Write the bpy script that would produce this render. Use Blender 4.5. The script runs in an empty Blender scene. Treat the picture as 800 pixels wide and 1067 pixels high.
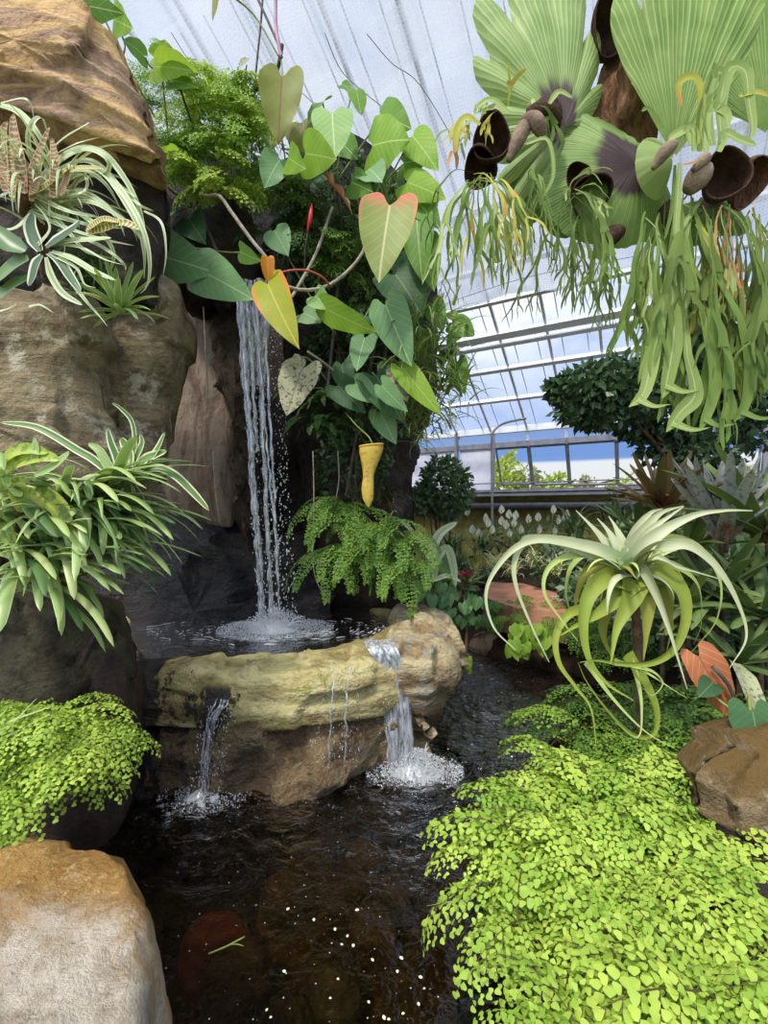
import bpy, math, random
import numpy as np
from mathutils import Vector, Matrix
F = 480.0; H = 1.5; CX = 400.0; CY = 533.5      # focal length in pixels of the 800 x 1067 frame, eye height over the pond
SKY, SUN, FILL_GLOW, SUN_FROM = 0.9, 3.0, 1.6, (-.30, -.5, .8)
PI = math.pi
rng = np.random.default_rng(7); random.seed(7)
scene = bpy.context.scene
COL = scene.collection

def at(px, py, d):
    """world point seen at pixel (px,py) at distance d in front of the eye"""
    return np.array(((px-CX)*d/F, d, H-(py-CY)*d/F))
def onz(px, py, z):
    return at(px, py, (H-z)*F/(py-CY))
def V3(*a): return np.array(a, float)
def unit(v):
    v = np.asarray(v, float); n = np.linalg.norm(v)
    return v/n if n > 1e-9 else v
def U(a, b): return float(rng.uniform(a, b))

# ---------- vectorised lattice noise
_perm = np.random.default_rng(3).random(4096)
def vnoise(P, seed=0):
    P = np.asarray(P, float); i = np.floor(P).astype(np.int64); f = P-i; f = f*f*(3-2*f)
    def h(dx, dy, dz):
        return _perm[((i[..., 0]+dx)*73856093 ^ (i[..., 1]+dy)*19349663 ^ (i[..., 2]+dz)*83492791 ^ (seed*2654435)) & 4095]
    def L(a, b, t): return a+(b-a)*t
    x, y, z = f[..., 0], f[..., 1], f[..., 2]
    return L(L(L(h(0,0,0), h(1,0,0), x), L(h(0,1,0), h(1,1,0), x), y), L(L(h(0,0,1), h(1,0,1), x), L(h(0,1,1), h(1,1,1), x), y), z)*2-1
def fbm(P, s=1.0, o=4, seed=0, ridge=False):
    P = np.asarray(P, float)*s; r = 0; a = .5
    for k in range(o):
        n = vnoise(P, seed+k)
        r = r+a*((1-2*abs(n)) if ridge else n); P = P*2.03+17.1; a *= .5
    return r

# ---------- mesh builder
class MB:
    def __init__(s): s.V = []; s.UV = []; s.T = []; s.F4 = []; s.F3 = []; s.M4 = []; s.M3 = []; s.mi = 0; s.n = 0
    def add(s, V, uv=None, tint=0.5, quads=None, tris=None):
        V = np.asarray(V, float).reshape(-1, 3); n = len(V)
        s.V.append(V)
        s.UV.append(np.asarray(uv, float).reshape(-1, 2) if uv is not None else np.full((n, 2), .5))
        s.T.append(np.full(n, tint) if np.isscalar(tint) else np.asarray(tint, float).ravel())
        if quads is not None and len(quads): s.F4.append(np.asarray(quads, np.int32).reshape(-1, 4)+s.n); s.M4.append(np.full(len(s.F4[-1]), s.mi))
        if tris is not None and len(tris): s.F3.append(np.asarray(tris, np.int32).reshape(-1, 3)+s.n); s.M3.append(np.full(len(s.F3[-1]), s.mi))
        s.n += n
    def grid(s, V, uv=None, tint=.5, closed=False):
        V = np.asarray(V, float); m, n = V.shape[:2]
        I = np.arange(m*n).reshape(m, n)
        if closed: I = np.concatenate([I, I[:, :1]], 1)
        q = np.stack([I[:-1, :-1], I[:-1, 1:], I[1:, 1:], I[1:, :-1]], -1).reshape(-1, 4)
        if uv is None:
            a, b = np.meshgrid(np.linspace(0, 1, n), np.linspace(0, 1, m)); uv = np.stack([a, b], -1)
        s.add(V.reshape(-1, 3), uv, tint, q)
    def data(s, name, mat, smooth=True):
        V = np.concatenate(s.V); UV = np.concatenate(s.UV); T = np.concatenate(s.T)
        q = np.concatenate(s.F4) if s.F4 else np.zeros((0, 4), np.int32)
        t = np.concatenate(s.F3) if s.F3 else np.zeros((0, 3), np.int32)
        me = bpy.data.meshes.new(name)
        loops = np.concatenate([q.ravel(), t.ravel()]).astype(np.int32)
        starts = np.concatenate([np.arange(len(q))*4, len(q)*4+np.arange(len(t))*3]).astype(np.int32)
        me.vertices.add(len(V)); me.loops.add(len(loops)); me.polygons.add(len(starts))
        me.vertices.foreach_set('co', V.astype(np.float32).ravel())
        me.loops.foreach_set('vertex_index', loops)
        me.polygons.foreach_set('loop_start', starts)
        me.polygons.foreach_set('material_index', np.concatenate(s.M4+s.M3).astype(np.int32))
        me.update(calc_edges=True)
        uvl = me.uv_layers.new(name='UVMap'); uvl.data.foreach_set('uv', UV[loops].astype(np.float32).ravel())
        at_ = me.attributes.new('tint', 'FLOAT', 'POINT'); at_.data.foreach_set('value', T.astype(np.float32))
        me.polygons.foreach_set('use_smooth', np.full(len(starts), bool(smooth)))
        for m in (mat if isinstance(mat, (list, tuple)) else [mat]): me.materials.append(m)
        return me
    def build(s, name, mat, parent=None, smooth=True):
        return put(name, s.data(name, mat, smooth), parent)
def put(name, me, parent=None):
    o = bpy.data.objects.new(name, me); COL.objects.link(o)
    if parent is not None:
        o.parent = parent
        b = parent; off = Vector((0, 0, 0))
        while b is not None: off += b.location; b = b.parent
        o.location = -off        # meshes are written in world coordinates
    return o
def tag(o, label=None, cat=None, group=None, kind=None):
    if label: o['label'] = label
    if cat: o['category'] = cat
    if group: o['group'] = group
    if kind: o['kind'] = kind
    return o
def thing(name, loc, label, cat, group=None):
    o = bpy.data.objects.new(name, None); COL.objects.link(o); o.location = Vector([float(x) for x in loc])
    o.empty_display_size = .05
    return tag(o, label, cat, group)

# ---------- curves and ribbons
def spline(pts, n=24):
    """Catmull-Rom through pts, n samples"""
    P = np.asarray(pts, float)
    if len(P) == 2: return P[0]+(P[1]-P[0])*np.linspace(0, 1, n)[:, None]
    P = np.vstack([2*P[0]-P[1], P, 2*P[-1]-P[-2]])
    seg = np.linalg.norm(np.diff(P[1:-1], axis=0), axis=1); cum = np.concatenate([[0], np.cumsum(seg)]); cum /= cum[-1]
    out = []
    for t in np.linspace(0, 1, n):
        k = min(np.searchsorted(cum, t, 'right')-1, len(seg)-1); u = (t-cum[k])/(cum[k+1]-cum[k]+1e-9)
        a, b, c, d = P[k:k+4]
        out.append(.5*((2*b)+(-a+c)*u+(2*a-5*b+4*c-d)*u*u+(-a+3*b-3*c+d)*u**3))
    return np.array(out)
def frames(P, side0=None, normal0=None):
    T = np.gradient(P, axis=0); T /= np.linalg.norm(T, axis=1)[:, None]+1e-12
    if side0 is None:
        side0 = np.cross(T[0], normal0 if normal0 is not None else V3(0, 0, 1))
        if np.linalg.norm(side0) < 1e-3: side0 = V3(1, 0, 0)
    S = np.zeros_like(P); s = np.asarray(side0, float)
    for k in range(len(P)):
        s = unit(s-T[k]*np.dot(s, T[k])); S[k] = s
    return T, S, np.cross(S, T)
def strap(mb, P, w, side=None, cup=.25, tint=.5, nx=5, twist=0., normal=None, wave=0.):
    P = np.asarray(P, float); T, S, N = frames(P, side, normal); m = len(P); t = np.linspace(0, 1, m)
    W = w(t) if callable(w) else np.full(m, w)
    if twist:
        a = twist*t[:, None]; S, N = S*np.cos(a)+N*np.sin(a), N*np.cos(a)-S*np.sin(a)
    c = np.linspace(-1, 1, nx)
    V = P[:, None]+S[:, None]*(c[None, :, None]*W[:, None, None])+N[:, None]*((cup*(c**2)[None, :, None])*W[:, None, None])
    if wave: V = V+N[:, None]*(wave*np.sin(t*19+tint*9)[:, None, None]*W[:, None, None]*c[None, :, None])
    uv = np.stack([np.broadcast_to((c+1)/2, (m, nx)), np.broadcast_to(t[:, None], (m, nx))], -1)
    mb.grid(V, uv, tint)
def tube(mb, P, r, n=6, tint=.5, cap=True):
    P = np.asarray(P, float); T, S, N = frames(P); m = len(P); t = np.linspace(0, 1, m)
    R = r(t) if callable(r) else np.full(m, float(r))
    a = np.linspace(0, 2*PI, n, endpoint=False)
    V = P[:, None]+(S[:, None]*np.cos(a)[None, :, None]+N[:, None]*np.sin(a)[None, :, None])*R[:, None, None]
    if cap: V = np.concatenate([np.repeat(P[:1, None], n, 1), V, np.repeat(P[-1:, None], n, 1)])
    mb.grid(V, None, tint, closed=True)
    # uv along
def w_strap(w, base=.7, p=2.5):
    return lambda t: w*np.clip(base+(1-base)*np.minimum(1, t*4), 0, 1)*np.sqrt(np.clip(1-t**p, 0.0004, 1))
def w_taper(w, p=1.): return lambda t: w*(1-t)**p+.0006
def w_lance(w, peak=.4): return lambda t: w*(np.sin(PI*np.clip(t, 0, 1)**(math.log(.5)/math.log(peak)))**.8)*.98+.0008
def arch(base, az, L, e0, droop, m=12, p=1.4, side_bend=0.):
    """path starting at elevation e0, azimuth az (0=+x), bending down by droop radians"""
    t = np.linspace(0, 1, m); e = e0-droop*t**p; a = az+side_bend*t
    d = np.stack([np.cos(e)*np.cos(a), np.cos(e)*np.sin(a), np.sin(e)], -1)*L/(m-1)
    P = np.asarray(base, float)+np.concatenate([np.zeros((1, 3)), np.cumsum((d[1:]+d[:-1])/2, 0)])
    return P, V3(-math.sin(az), math.cos(az), 0)
def box(mb, c, h, M=None, tint=.5):
    c = np.asarray(c, float); h = np.asarray(h, float)
    s = np.array([(x, y, z) for x in (-1, 1) for y in (-1, 1) for z in (-1, 1)], float)*h
    if M is not None: s = s@np.asarray(M).T
    mb.add(s+c, None, tint, [(0,1,3,2),(4,6,7,5),(0,4,5,1),(2,3,7,6),(0,2,6,4),(1,5,7,3)])
def bar(mb, a, b, w, h, up=(0, 0, 1), tint=.5):
    a = np.asarray(a, float); b = np.asarray(b, float); d = unit(b-a); s = unit(np.cross(d, up)); n = np.cross(s, d)
    box(mb, (a+b)/2, (np.linalg.norm(b-a)/2, w/2, h/2), np.stack([d, s, n], 1), tint)
def heart(mb, M, L, W, droop=.5, cup=.15, wave=.02, lobe=.28, tint=.5, pointy=1., fold=0.):
    """heart-shaped leaf, petiole junction at the origin, tip along +y, upper face +z; M is a 4x4 matrix"""
    t = np.concatenate([np.linspace(-lobe, 0, 6)[:-1], np.linspace(0, 1, 15)])
    tt = (t+lobe)/(1+lobe)
    wo = np.interp(tt, [0, .03, .07, .13, .22, .33, .47, .62, .76, .88, .96, 1], [.0, .72, .84, .93, .99, 1, .93, .78, .56, .31, .10, 0]); wo = wo/wo.max()*W/2
    wo[0] = W*.29; wo[-1] = .0005
    wi = np.where(t < 0, W*.17*(np.clip(-t/lobe, 0, 1))**.7, 0.); wi[0] = W*.23
    rows = []
    uvs = []
    nx = 6
    for sgn in (-1, 1):
        c = np.linspace(0, 1, nx)
        X = sgn*(wi[:, None]+(wo-wi)[:, None]*c)
        Y = np.repeat(t[:, None]*L, nx, 1)
        ph = tint*20+sgn
        Z = cup*X*X/W*2-fold*np.abs(X)*-1+wave*W*np.sin(t*14+ph)[:, None]*c[None]**2
        # bend along the length
        th = droop*np.maximum(Y/L, 0); R = L/max(droop, 1e-4)
        Yb = np.where(Y > 0, R*np.sin(th), Y); Zb = np.where(Y > 0, -R*(1-np.cos(th)), -abs(Y)*.25)
        Vv = np.stack([X, Yb+Z*np.sin(th), Zb+Z*np.cos(th)], -1)
        Vv = Vv@np.asarray(M)[:3, :3].T+np.asarray(M)[:3, 3]
        uv = np.stack([.5+X/W, np.repeat(tt[:, None], nx, 1)], -1)
        if sgn < 0: Vv = Vv[:, ::-1]; uv = uv[:, ::-1]
        mb.grid(Vv, uv, tint)
def frame_mat(origin, ydir, zhint):
    y = unit(ydir); x = unit(np.cross(y, zhint)); z = np.cross(x, y)
    M = np.eye(4); M[:3, 0] = x; M[:3, 1] = y; M[:3, 2] = z; M[:3, 3] = origin
    return M
def rotz(a): return np.array([[math.cos(a), -math.sin(a), 0], [math.sin(a), math.cos(a), 0], [0, 0, 1.]])

# ---------- node materials
class NT:
    def __init__(s, name):
        s.m = bpy.data.materials.new(name); s.m.use_nodes = True; s.t = s.m.node_tree; s.t.nodes.clear()
        s.out = s.t.nodes.new('ShaderNodeOutputMaterial')
    def n(s, typ, props=None, **inp):
        nd = s.t.nodes.new('ShaderNode'+typ)
        for k, v in (props or {}).items(): setattr(nd, k, v)
        for k, v in inp.items():
            i = int(k[1:]) if k[0] == '_' and k[1:].isdigit() else k.replace('__', ' ')
            s.set(nd.inputs[i], v)
        return nd
    def set(s, sock, v):
        if isinstance(v, bpy.types.NodeSocket): s.t.links.new(v, sock)
        elif isinstance(v, (tuple, list)) and len(v) == 3 and sock.type == 'RGBA': sock.default_value = (*v, 1)
        else: sock.default_value = v
    def math(s, op, a, b=0., c=None, clamp=False):
        nd = s.t.nodes.new('ShaderNodeMath'); nd.operation = op; nd.use_clamp = clamp
        s.set(nd.inputs[0], a); s.set(nd.inputs[1], b)
        if c is not None: s.set(nd.inputs[2], c)
        return nd.outputs[0]
    def mix(s, f, a, b, blend='MIX'):
        nd = s.t.nodes.new('ShaderNodeMix'); nd.data_type = 'RGBA'; nd.blend_type = blend
        s.set(nd.inputs[0], f); s.set(nd.inputs[6], a); s.set(nd.inputs[7], b); return nd.outputs[2]
    def noise(s, vec, scale, detail=4, rough=.55, dist=0.):
        nd = s.n('TexNoise', Scale=scale, Detail=detail, Roughness=rough, Distortion=dist)
        if vec is not None: s.set(nd.inputs['Vector'], vec)
        return nd.outputs[0]
    def ramp(s, f, a, b, c=0., d=1.):
        nd = s.n('MapRange', {'interpolation_type': 'SMOOTHSTEP'}); 
        for k, v in zip(('Value', 'From Min', 'From Max', 'To Min', 'To Max'), (f, a, b, c, d)): s.set(nd.inputs[k], v)
        return nd.outputs[0]
    def mapping(s, vec, sc=(1, 1, 1), rot=(0, 0, 0)):
        nd = s.n('Mapping'); s.set(nd.inputs['Vector'], vec); nd.inputs['Scale'].default_value = sc; nd.inputs['Rotation'].default_value = rot
        return nd.outputs[0]
    def bump(s, h, strength=.5, dist=.02, normal=None):
        nd = s.n('Bump', Strength=strength, Distance=dist); s.set(nd.inputs['Height'], h)
        if normal is not None: s.set(nd.inputs['Normal'], normal)
        return nd.outputs[0]
    def done(s, shader): s.t.links.new(shader, s.out.inputs[0]); return s.m
    def pri(s, col, rough=.5, spec=.4, normal=None, metal=0.):
        nd = s.n('BsdfPrincipled'); s.set(nd.inputs['Base Color'], col); s.set(nd.inputs['Roughness'], rough)
        s.set(nd.inputs['Specular IOR Level'], spec); s.set(nd.inputs['Metallic'], metal)
        if normal is not None: s.set(nd.inputs['Normal'], normal)
        return nd.outputs[0]
    def mixsh(s, f, a, b):
        nd = s.n('MixShader'); s.set(nd.inputs[0], f); s.t.links.new(a, nd.inputs[1]); s.t.links.new(b, nd.inputs[2]); return nd.outputs[0]

def hexc(r, g, b):
    """sRGB 0-255 to linear"""
    f = lambda c: (c/255/12.92) if c/255 <= .04045 else ((c/255+.055)/1.055)**2.4
    return (f(r), f(g), f(b))
def leaf_mat(name, c1, c2, edge=None, edge_w=.75, rib=None, rib_w=.05, veins=None, vk=9., va=.6, bands=None, bk=14., tipc=None, tip0=.7,
             basec=None, base1=.3, trans=.3, rough=.42, spec=.35, nsc=9., blotch=None, fine=0.):
    q = NT(name)
    uv = q.n('UVMap').outputs[0]; sep = q.n('SeparateXYZ'); q.set(sep.inputs[0], uv); u, v = sep.outputs[0], sep.outputs[1]
    a = q.math('ABSOLUTE', q.math('MULTIPLY_ADD', u, 2., -1.))
    pos = q.n('TexCoord').outputs['Object']
    tint = q.n('Attribute', {'attribute_name': 'tint'}).outputs['Fac']; rnd = q.n('ObjectInfo').outputs['Random']
    no = q.noise(pos, nsc, 3)
    f = q.math('ADD', q.math('MULTIPLY', tint, .45), q.math('MULTIPLY', rnd, .5))
    f = q.math('ADD', f, q.math('MULTIPLY_ADD', no, .9, -.42), clamp=True)
    c = q.mix(f, c1, c2)
    if basec: c = q.mix(q.ramp(v, 0, base1, 1, 0), c, basec)
    if tipc: c = q.mix(q.ramp(v, tip0, 1, 0, 1), c, tipc)
    if fine:
        st = q.math('SINE', q.math('MULTIPLY', u, 60.)); c = q.mix(q.math('MULTIPLY_ADD', st, fine*.5, fine*.5), c, (1, 1, .9))
    if veins:
        ph = q.math('SUBTRACT', q.math('MULTIPLY', v, vk), q.math('MULTIPLY', a, vk*va*.5))
        w = q.math('ABSOLUTE', q.math('SUBTRACT', q.math('FRACT', ph), .5))
        c = q.mix(q.ramp(w, 0, .09, .55, 0), c, veins)
    if bands:
        ph = q.math('ADD', q.math('MULTIPLY', v, bk), q.math('MULTIPLY', q.noise(pos, 30, 2), 1.2))
        w = q.math('FRACT', ph); c = q.mix(q.ramp(w, .55, .75, 0, 1), c, bands)
    if blotch: c = q.mix(q.ramp(q.noise(pos, nsc*5, 4), .52, .62), c, blotch)
    if rib: c = q.mix(q.ramp(a, rib_w*.5, rib_w, .8, 0), c, rib)
    if edge: c = q.mix(q.ramp(q.math('ADD', a, q.math('MULTIPLY_ADD', no, .2, -.1)), edge_w-.04, edge_w+.04), c, edge)
    p = q.pri(c, rough, spec)
    tr = q.n('BsdfTranslucent'); q.set(tr.inputs[0], q.mix(.25, c, (1., .95, .25), 'MULTIPLY'))
    return q.done(q.mixsh(trans, p, tr.outputs[0]))
def plain_mat(name, c1, c2=None, rough=.6, spec=.3, nsc=8., bump=0., bsc=40., metal=0., stretch=(1, 1, 1)):
    q = NT(name); pos = q.n('TexCoord').outputs['Object']; pos = q.mapping(pos, stretch)
    no = q.ramp(q.noise(pos, nsc, 5), .3, .7)
    c = q.mix(no, c1, c2 or c1)
    nm = q.bump(q.noise(pos, bsc, 4), bump, .02) if bump else None
    return q.done(q.pri(c, rough, spec, nm, metal))
rng = np.random.default_rng(12); random.seed(1)
# =================== camera, sky, sun
cam = bpy.data.cameras.new('camera'); co = bpy.data.objects.new('camera', cam); COL.objects.link(co)
co.location = (0, 0, H); co.rotation_euler = (PI/2, 0, 0)
cam.sensor_fit = 'HORIZONTAL'; cam.sensor_width = 36; cam.lens = F/800*36; cam.clip_start = .02; cam.clip_end = 400
scene.camera = co
scene.view_settings.view_transform = 'Standard'; scene.view_settings.look = 'None'
scene.view_settings.exposure = 0.12; scene.view_settings.gamma = 1.0; scene.view_settings.use_curve_mapping = False
scene.cycles.max_bounces = 10; scene.cycles.transparent_max_bounces = 24; scene.cycles.diffuse_bounces = 4
scene.cycles.glossy_bounces = 4; scene.cycles.transmission_bounces = 6
scene.cycles.caustics_reflective = False; scene.cycles.caustics_refractive = False
scene.cycles.sample_clamp_indirect = 6

w = bpy.data.worlds.new('sky'); scene.world = w; w.use_nodes = True
nt = w.node_tree; nt.nodes.clear()
q = NT.__new__(NT); q.t = nt; q.m = w
gen = q.n('TexCoord').outputs['Generated']; sx = q.n('SeparateXYZ'); q.set(sx.inputs[0], gen); zz = sx.outputs[2]
cl = q.noise(q.mapping(gen, (1, 1, 2.2)), 2.2, 5, .6)
blue = q.mix(q.ramp(zz, .1, .5), hexc(128, 166, 232), hexc(168, 192, 232))
sky = q.mix(q.ramp(zz, .098, .106), hexc(246, 249, 252), blue)
sky = q.mix(q.math('MULTIPLY', q.ramp(zz, .15, .4), q.ramp(cl, .36, .6)), sky, (1.0, 1.03, 1.08))
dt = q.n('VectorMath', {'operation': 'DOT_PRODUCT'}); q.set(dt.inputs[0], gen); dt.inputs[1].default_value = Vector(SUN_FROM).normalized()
fill_glow = q.math('MULTIPLY_ADD', q.ramp(dt.outputs['Value'], .15, .95), FILL_GLOW, 1.0)  # sky brightened toward the sun, behind the camera, as added fill light
sky = q.mix(1.0, sky, fill_glow, 'MULTIPLY')
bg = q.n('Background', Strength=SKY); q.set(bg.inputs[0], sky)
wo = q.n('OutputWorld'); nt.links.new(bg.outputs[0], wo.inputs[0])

sun = bpy.data.lights.new('sun', 'SUN'); sun.energy = SUN; sun.angle = math.radians(7); sun.color = (1, .95, .86)
so = bpy.data.objects.new('sun', sun); COL.objects.link(so)
so.rotation_euler = Vector(SUN_FROM).to_track_quat('Z', 'Y').to_euler(); so.location = (0, -4, 9)

# =================== the greenhouse: its wall runs along UU, its roof climbs from the wall back over the eye
UU = V3(.870, -.493, 0); NN = V3(.493, .870, 0); P0 = at(550, 462, 9.0); P0[2] = 0
ZH = at(550, 462, 9.0)[2]; ZE = at(550, 446, 9.0)[2]; SL = math.tan(math.radians(30))
def B(u, n, z): return P0+UU*u+NN*n+V3(0, 0, z)
def wall_u(px):
    k = (px-CX)/F; return (k*P0[1]-P0[0])/(.870+.493*k)
def wall_z(px, py):
    p = B(wall_u(px), 0, 0); return H-(py-CY)*p[1]/F
def roof_m(px, py):
    d = V3((px-CX)/F, 1, -(py-CY)/F); e = V3(0, 0, H)
    # plane: z = ZE - SL * n   with n = (p-P0).NN
    k = (ZE-SL*np.dot(e-P0, NN)-e[2])/(d[2]+SL*np.dot(d, NN)); p = e+d*k
    return np.dot(p-P0, UU), -np.dot(p-P0, NN)
def R(u, m, dz=0): return B(u, -m, ZE+SL*m+dz)

q = NT('milky_glazing')
tp = q.n('BsdfTransparent'); q.set(tp.inputs[0], (.93, .95, .97)); tl = q.n('BsdfTranslucent'); q.set(tl.inputs[0], (.92, .94, .96))
pos = q.n('TexCoord').outputs['Object']
dirt = q.ramp(q.noise(pos, 1.4, 5), .3, .75, .16, .3)
GLAZE = q.done(q.mixsh(dirt, tp.outputs[0], tl.outputs[0]))
q = NT('clear_pane')
tp = q.n('BsdfTransparent'); q.set(tp.inputs[0], (.95, .97, .98)); gl = q.n('BsdfGlossy'); q.set(gl.inputs['Roughness'], .05)
CLEAR = q.done(q.mixsh(.05, tp.outputs[0], gl.outputs[0]))
q = NT('shade_net')
tp = q.n('BsdfTransparent'); q.set(tp.inputs[0], (.82, .84, .86)); tl = q.n('BsdfTranslucent'); q.set(tl.inputs[0], (.52, .53, .55))
uv = q.n('UVMap').outputs[0]; s = q.n('SeparateXYZ'); q.set(s.inputs[0], uv)
wv = q.math('MULTIPLY_ADD', q.math('SINE', q.math('MULTIPLY', s.outputs[0], 2*PI*30)), .5, .5)
wv2 = q.math('MULTIPLY_ADD', q.math('SINE', q.math('MULTIPLY', s.outputs[1], 2*PI*30)), .5, .5)
net = q.ramp(q.math('MAXIMUM', wv, wv2), .3, .95, .58, .80)
cr = q.ramp(q.noise(q.mapping(uv, (.5, 2.2, 1), (0, 0, .6)), .6, 5, .6, 1.2), .52, .66, 0, .35)
NET = q.done(q.mixsh(q.math('SUBTRACT', net, cr, clamp=True), tp.outputs[0], tl.outputs[0]))
WHITE = plain_mat('white_painted_metal', hexc(246, 246, 248), hexc(236, 236, 242), .5)
PANEL = plain_mat('white_panel', hexc(236, 234, 246), hexc(226, 224, 238), .6)
GREYP = plain_mat('grey_paint', hexc(150, 150, 158), hexc(128, 128, 136), .5)
DARKM = plain_mat('dark_metal', hexc(70, 72, 78), hexc(54, 56, 60), .45, .5)
MUST = plain_mat('mustard_wall', hexc(150, 140, 70), hexc(112, 104, 58), .8, .2, 5)

UL, UR = wall_u(395)-7, wall_u(860)+1
# roof glazing
m = MB(); us = np.linspace(UL-4, UR+6, 8); ms = np.linspace(-.1, 7.8, 10)
m.grid(np.array([[R(u, mm, .05) for u in us] for mm in ms]))
tag(m.build('ceiling', GLAZE, None, False), kind='structure')
ntrim = [0]
def trim(a, b, wd, ht, mat=WHITE, up=(0, 0, 1)):
    ntrim[0] += 1; k = MB(); bar(k, a, b, wd, ht, up)
    tag(k.build('trim_%d' % ntrim[0], mat, None, False), kind='structure')
roofn = unit(np.cross(UU, R(0, 1)-R(0, 0)))
raf = [wall_u(x) for x in (512, 550, 590)]; st = (raf[2]-raf[0])/2
for k in range(-9, 12):
    trim(R(raf[0]+st*k, -.1, -.02), R(raf[0]+st*k, 7.8, -.02), .04, .05, WHITE, roofn)
for k in range(-6, 18):
    if k % 2: continue
for k in range(-8, 20):
    trim(R(raf[0]+st*(k/2+.25), -.05, .02), R(raf[0]+st*(k/2+.25), 6.0, .02), .014, .016, WHITE, roofn)
for (px, py, wd) in ((550, 410, .06), (550, 377, .07), (550, 350, .07), (550, 340, .12), (560, 300, .05), (560, 262, .07), (570, 190, .08)):
    _, mm = roof_m(px, py); trim(R(UL-3, mm, -.06), R(UR+5, mm, -.06), wd, .07, WHITE, roofn)
trim(B(UL, 0, ZE), B(UR, 0, ZE), .12, .12)                       # eave gutter
trim(B(UL, 0, ZH), B(UR, 0, ZH), .07, .10, GREYP)                # header over the opening windows
zs = wall_z(550, 511)
trim(B(UL, -.02, zs), B(UR, -.02, zs), .16, .05, GREYP)          # window sill
# the dwarf wall under the windows
k = MB(); c0 = B(UL, .08, 0); c1 = B(UR, .08, 0); bar(k, c0+V3(0, 0, zs/2-.2), c1+V3(0, 0, zs/2-.2), .12, zs+.35)
tag(k.build('wall_far', MUST, None, False), kind='structure')
# posts
for px in (476, 514, 700, 797):
    trim(B(wall_u(px), -.03, zs), B(wall_u(px), -.03, ZE), .09 if px == 476 else .06, .06, GREYP, UU)
for px in (512, 550, 590, 640, 690, 745, 800):
    trim(B(wall_u(px), 0, ZH), B(wall_u(px), 0, ZE), .035, .04, WHITE, UU)
# clerestory glass and white panels left of the windows
k = MB(); k.grid(np.array([[B(u, .01, z) for u in (UL, UR)] for z in (ZH, ZE)]))
tag(k.build('window_1', GLAZE, None, False), kind='structure')
for (a, b) in ((wall_u(479), wall_u(511)), (wall_u(418), wall_u(473)), (UL, wall_u(415))):
    k = MB(); bar(k, B(a, .02, (zs+ZH)/2), B(b, .02, (zs+ZH)/2), .03, ZH-zs-.06)
    tag(k.build('wall_panel', PANEL, None, False), kind='structure')
# top-hung sashes pushed open
wins = [(516, 549), (551, 589), (591, 641), (643, 697), (703, 748), (750, 795), (799, 850)]
for i, (a, b) in enumerate(wins):
    u0, u1 = wall_u(a), wall_u(b); z1 = ZH-.06; dz = ZH-wall_z((a+b)/2, 500); out = .42
    def S(u, t): return B(u, .05+out*t, z1-dz*t)
    r = thing('window_%d' % (i+2), S((u0+u1)/2, 1), None, None); tag(r, kind='structure')
    f = MB(); nrm = np.cross(UU, S(u0, 1)-S(u0, 0))
    for (p, p2) in ((S(u0, 0), S(u0, 1)), (S(u1, 0), S(u1, 1)), (S(u0, 0), S(u1, 0)), (S(u0, 1), S(u1, 1))): bar(f, p, p2, .035, .035, nrm)
    f.build('window_frame', GREYP, r, False)
    g = MB(); g.grid(np.array([[S(u0, 0), S(u1, 0)], [S(u0, 1), S(u1, 1)]])); g.build('window_pane', CLEAR, r, False)
# grey duct under the sill and the thin rail
k = MB(); zp = wall_z(560, 527); tube(k, spline([B(wall_u(400)-2, -.22, zp), B(UR, -.22, zp)], 6), .085, 14)
tag(k.build('heating_pipe', DARKM), 'thick dark grey heating pipe running under the far window sill', 'pipe')
k = MB(); bar(k, B(wall_u(420)-2, -.2, zs-.09), B(UR, -.2, zs-.09), .34, .05)
tag(k.build('wall_shelf', GREYP, None, False), 'long grey shelf just below the far windows', 'shelf')
k = MB(); zr = wall_z(560, 504); tube(k, [B(wall_u(470), -.5, zr), B((wall_u(470)+UR)/2, -.5, zr), B(UR, -.5, zr)], .012, 6)
tube(k, spline([at(513, 560, 8.4), at(512.5, 480, 8.4), at(512.5, 455, 8.4), at(517, 446, 8.4), at(528, 440, 8.4), at(548, 436, 8.4)], 30), .022, 8)
tag(k.build('water_pipe', plain_mat('galvanised', hexc(150, 152, 148), hexc(120, 122, 118), .4, .5)), 'thin metal pipe bending over and running along in front of the far windows', 'pipe')
# shade net slung below the roof and its wires
_, m0 = roof_m(550, 285)
us = np.linspace(UL-4, UR+5, 70); ms = np.linspace(m0, 7.6, 50)
G = np.array([[R(u, mm, -.22-.10*math.sin((u-raf[0])*PI/(2*st)+mm*.25)**2-.05*math.sin(mm*2.1+u*.7)) for u in us] for mm in ms])
uvn = np.array([[(u, mm/.87) for u in us] for mm in ms])
k = MB(); k.grid(G, uvn)
tag(k.build('shade_net', NET), 'pale grey shade net slung under the glass roof', 'shade net')
def wire(pts, label):
    k = MB(); tube(k, spline([V3(*p) for p in pts], 30), .004, 5)
    tag(k.build('support_wire', GREYP), label, 'wire')
def rp(px, py, dz=-.42):
    u, mm = roof_m(px, py); return R(u, mm, dz)
wire([rp(338, -12), rp(356, 30), rp(385, 58), rp(412, 82), rp(440, 130)], 'thin curved wire under the shade net above the pale upright leaf')
wire([rp(382, -12), rp(408, 20), rp(436, 42), rp(470, 100), rp(478, 125)], 'thin wire under the shade net running toward the big hanging staghorn fern')
wire([rp(178, -10), rp(200, 25), rp(226, 48), rp(250, 60), rp(282, 85)], 'thin wire under the shade net at upper left behind the dark stems')
wire([rp(290, 35), rp(318, 58), rp(336, 78), rp(360, 110), rp(372, 140)], 'thin wire under the shade net beside the hanging olive leaf')
wire([rp(440, 296), rp(500, 272), rp(560, 252), rp(660, 230)], 'thin dark wire crossing behind the fronds hanging from the staghorn fern')

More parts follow.
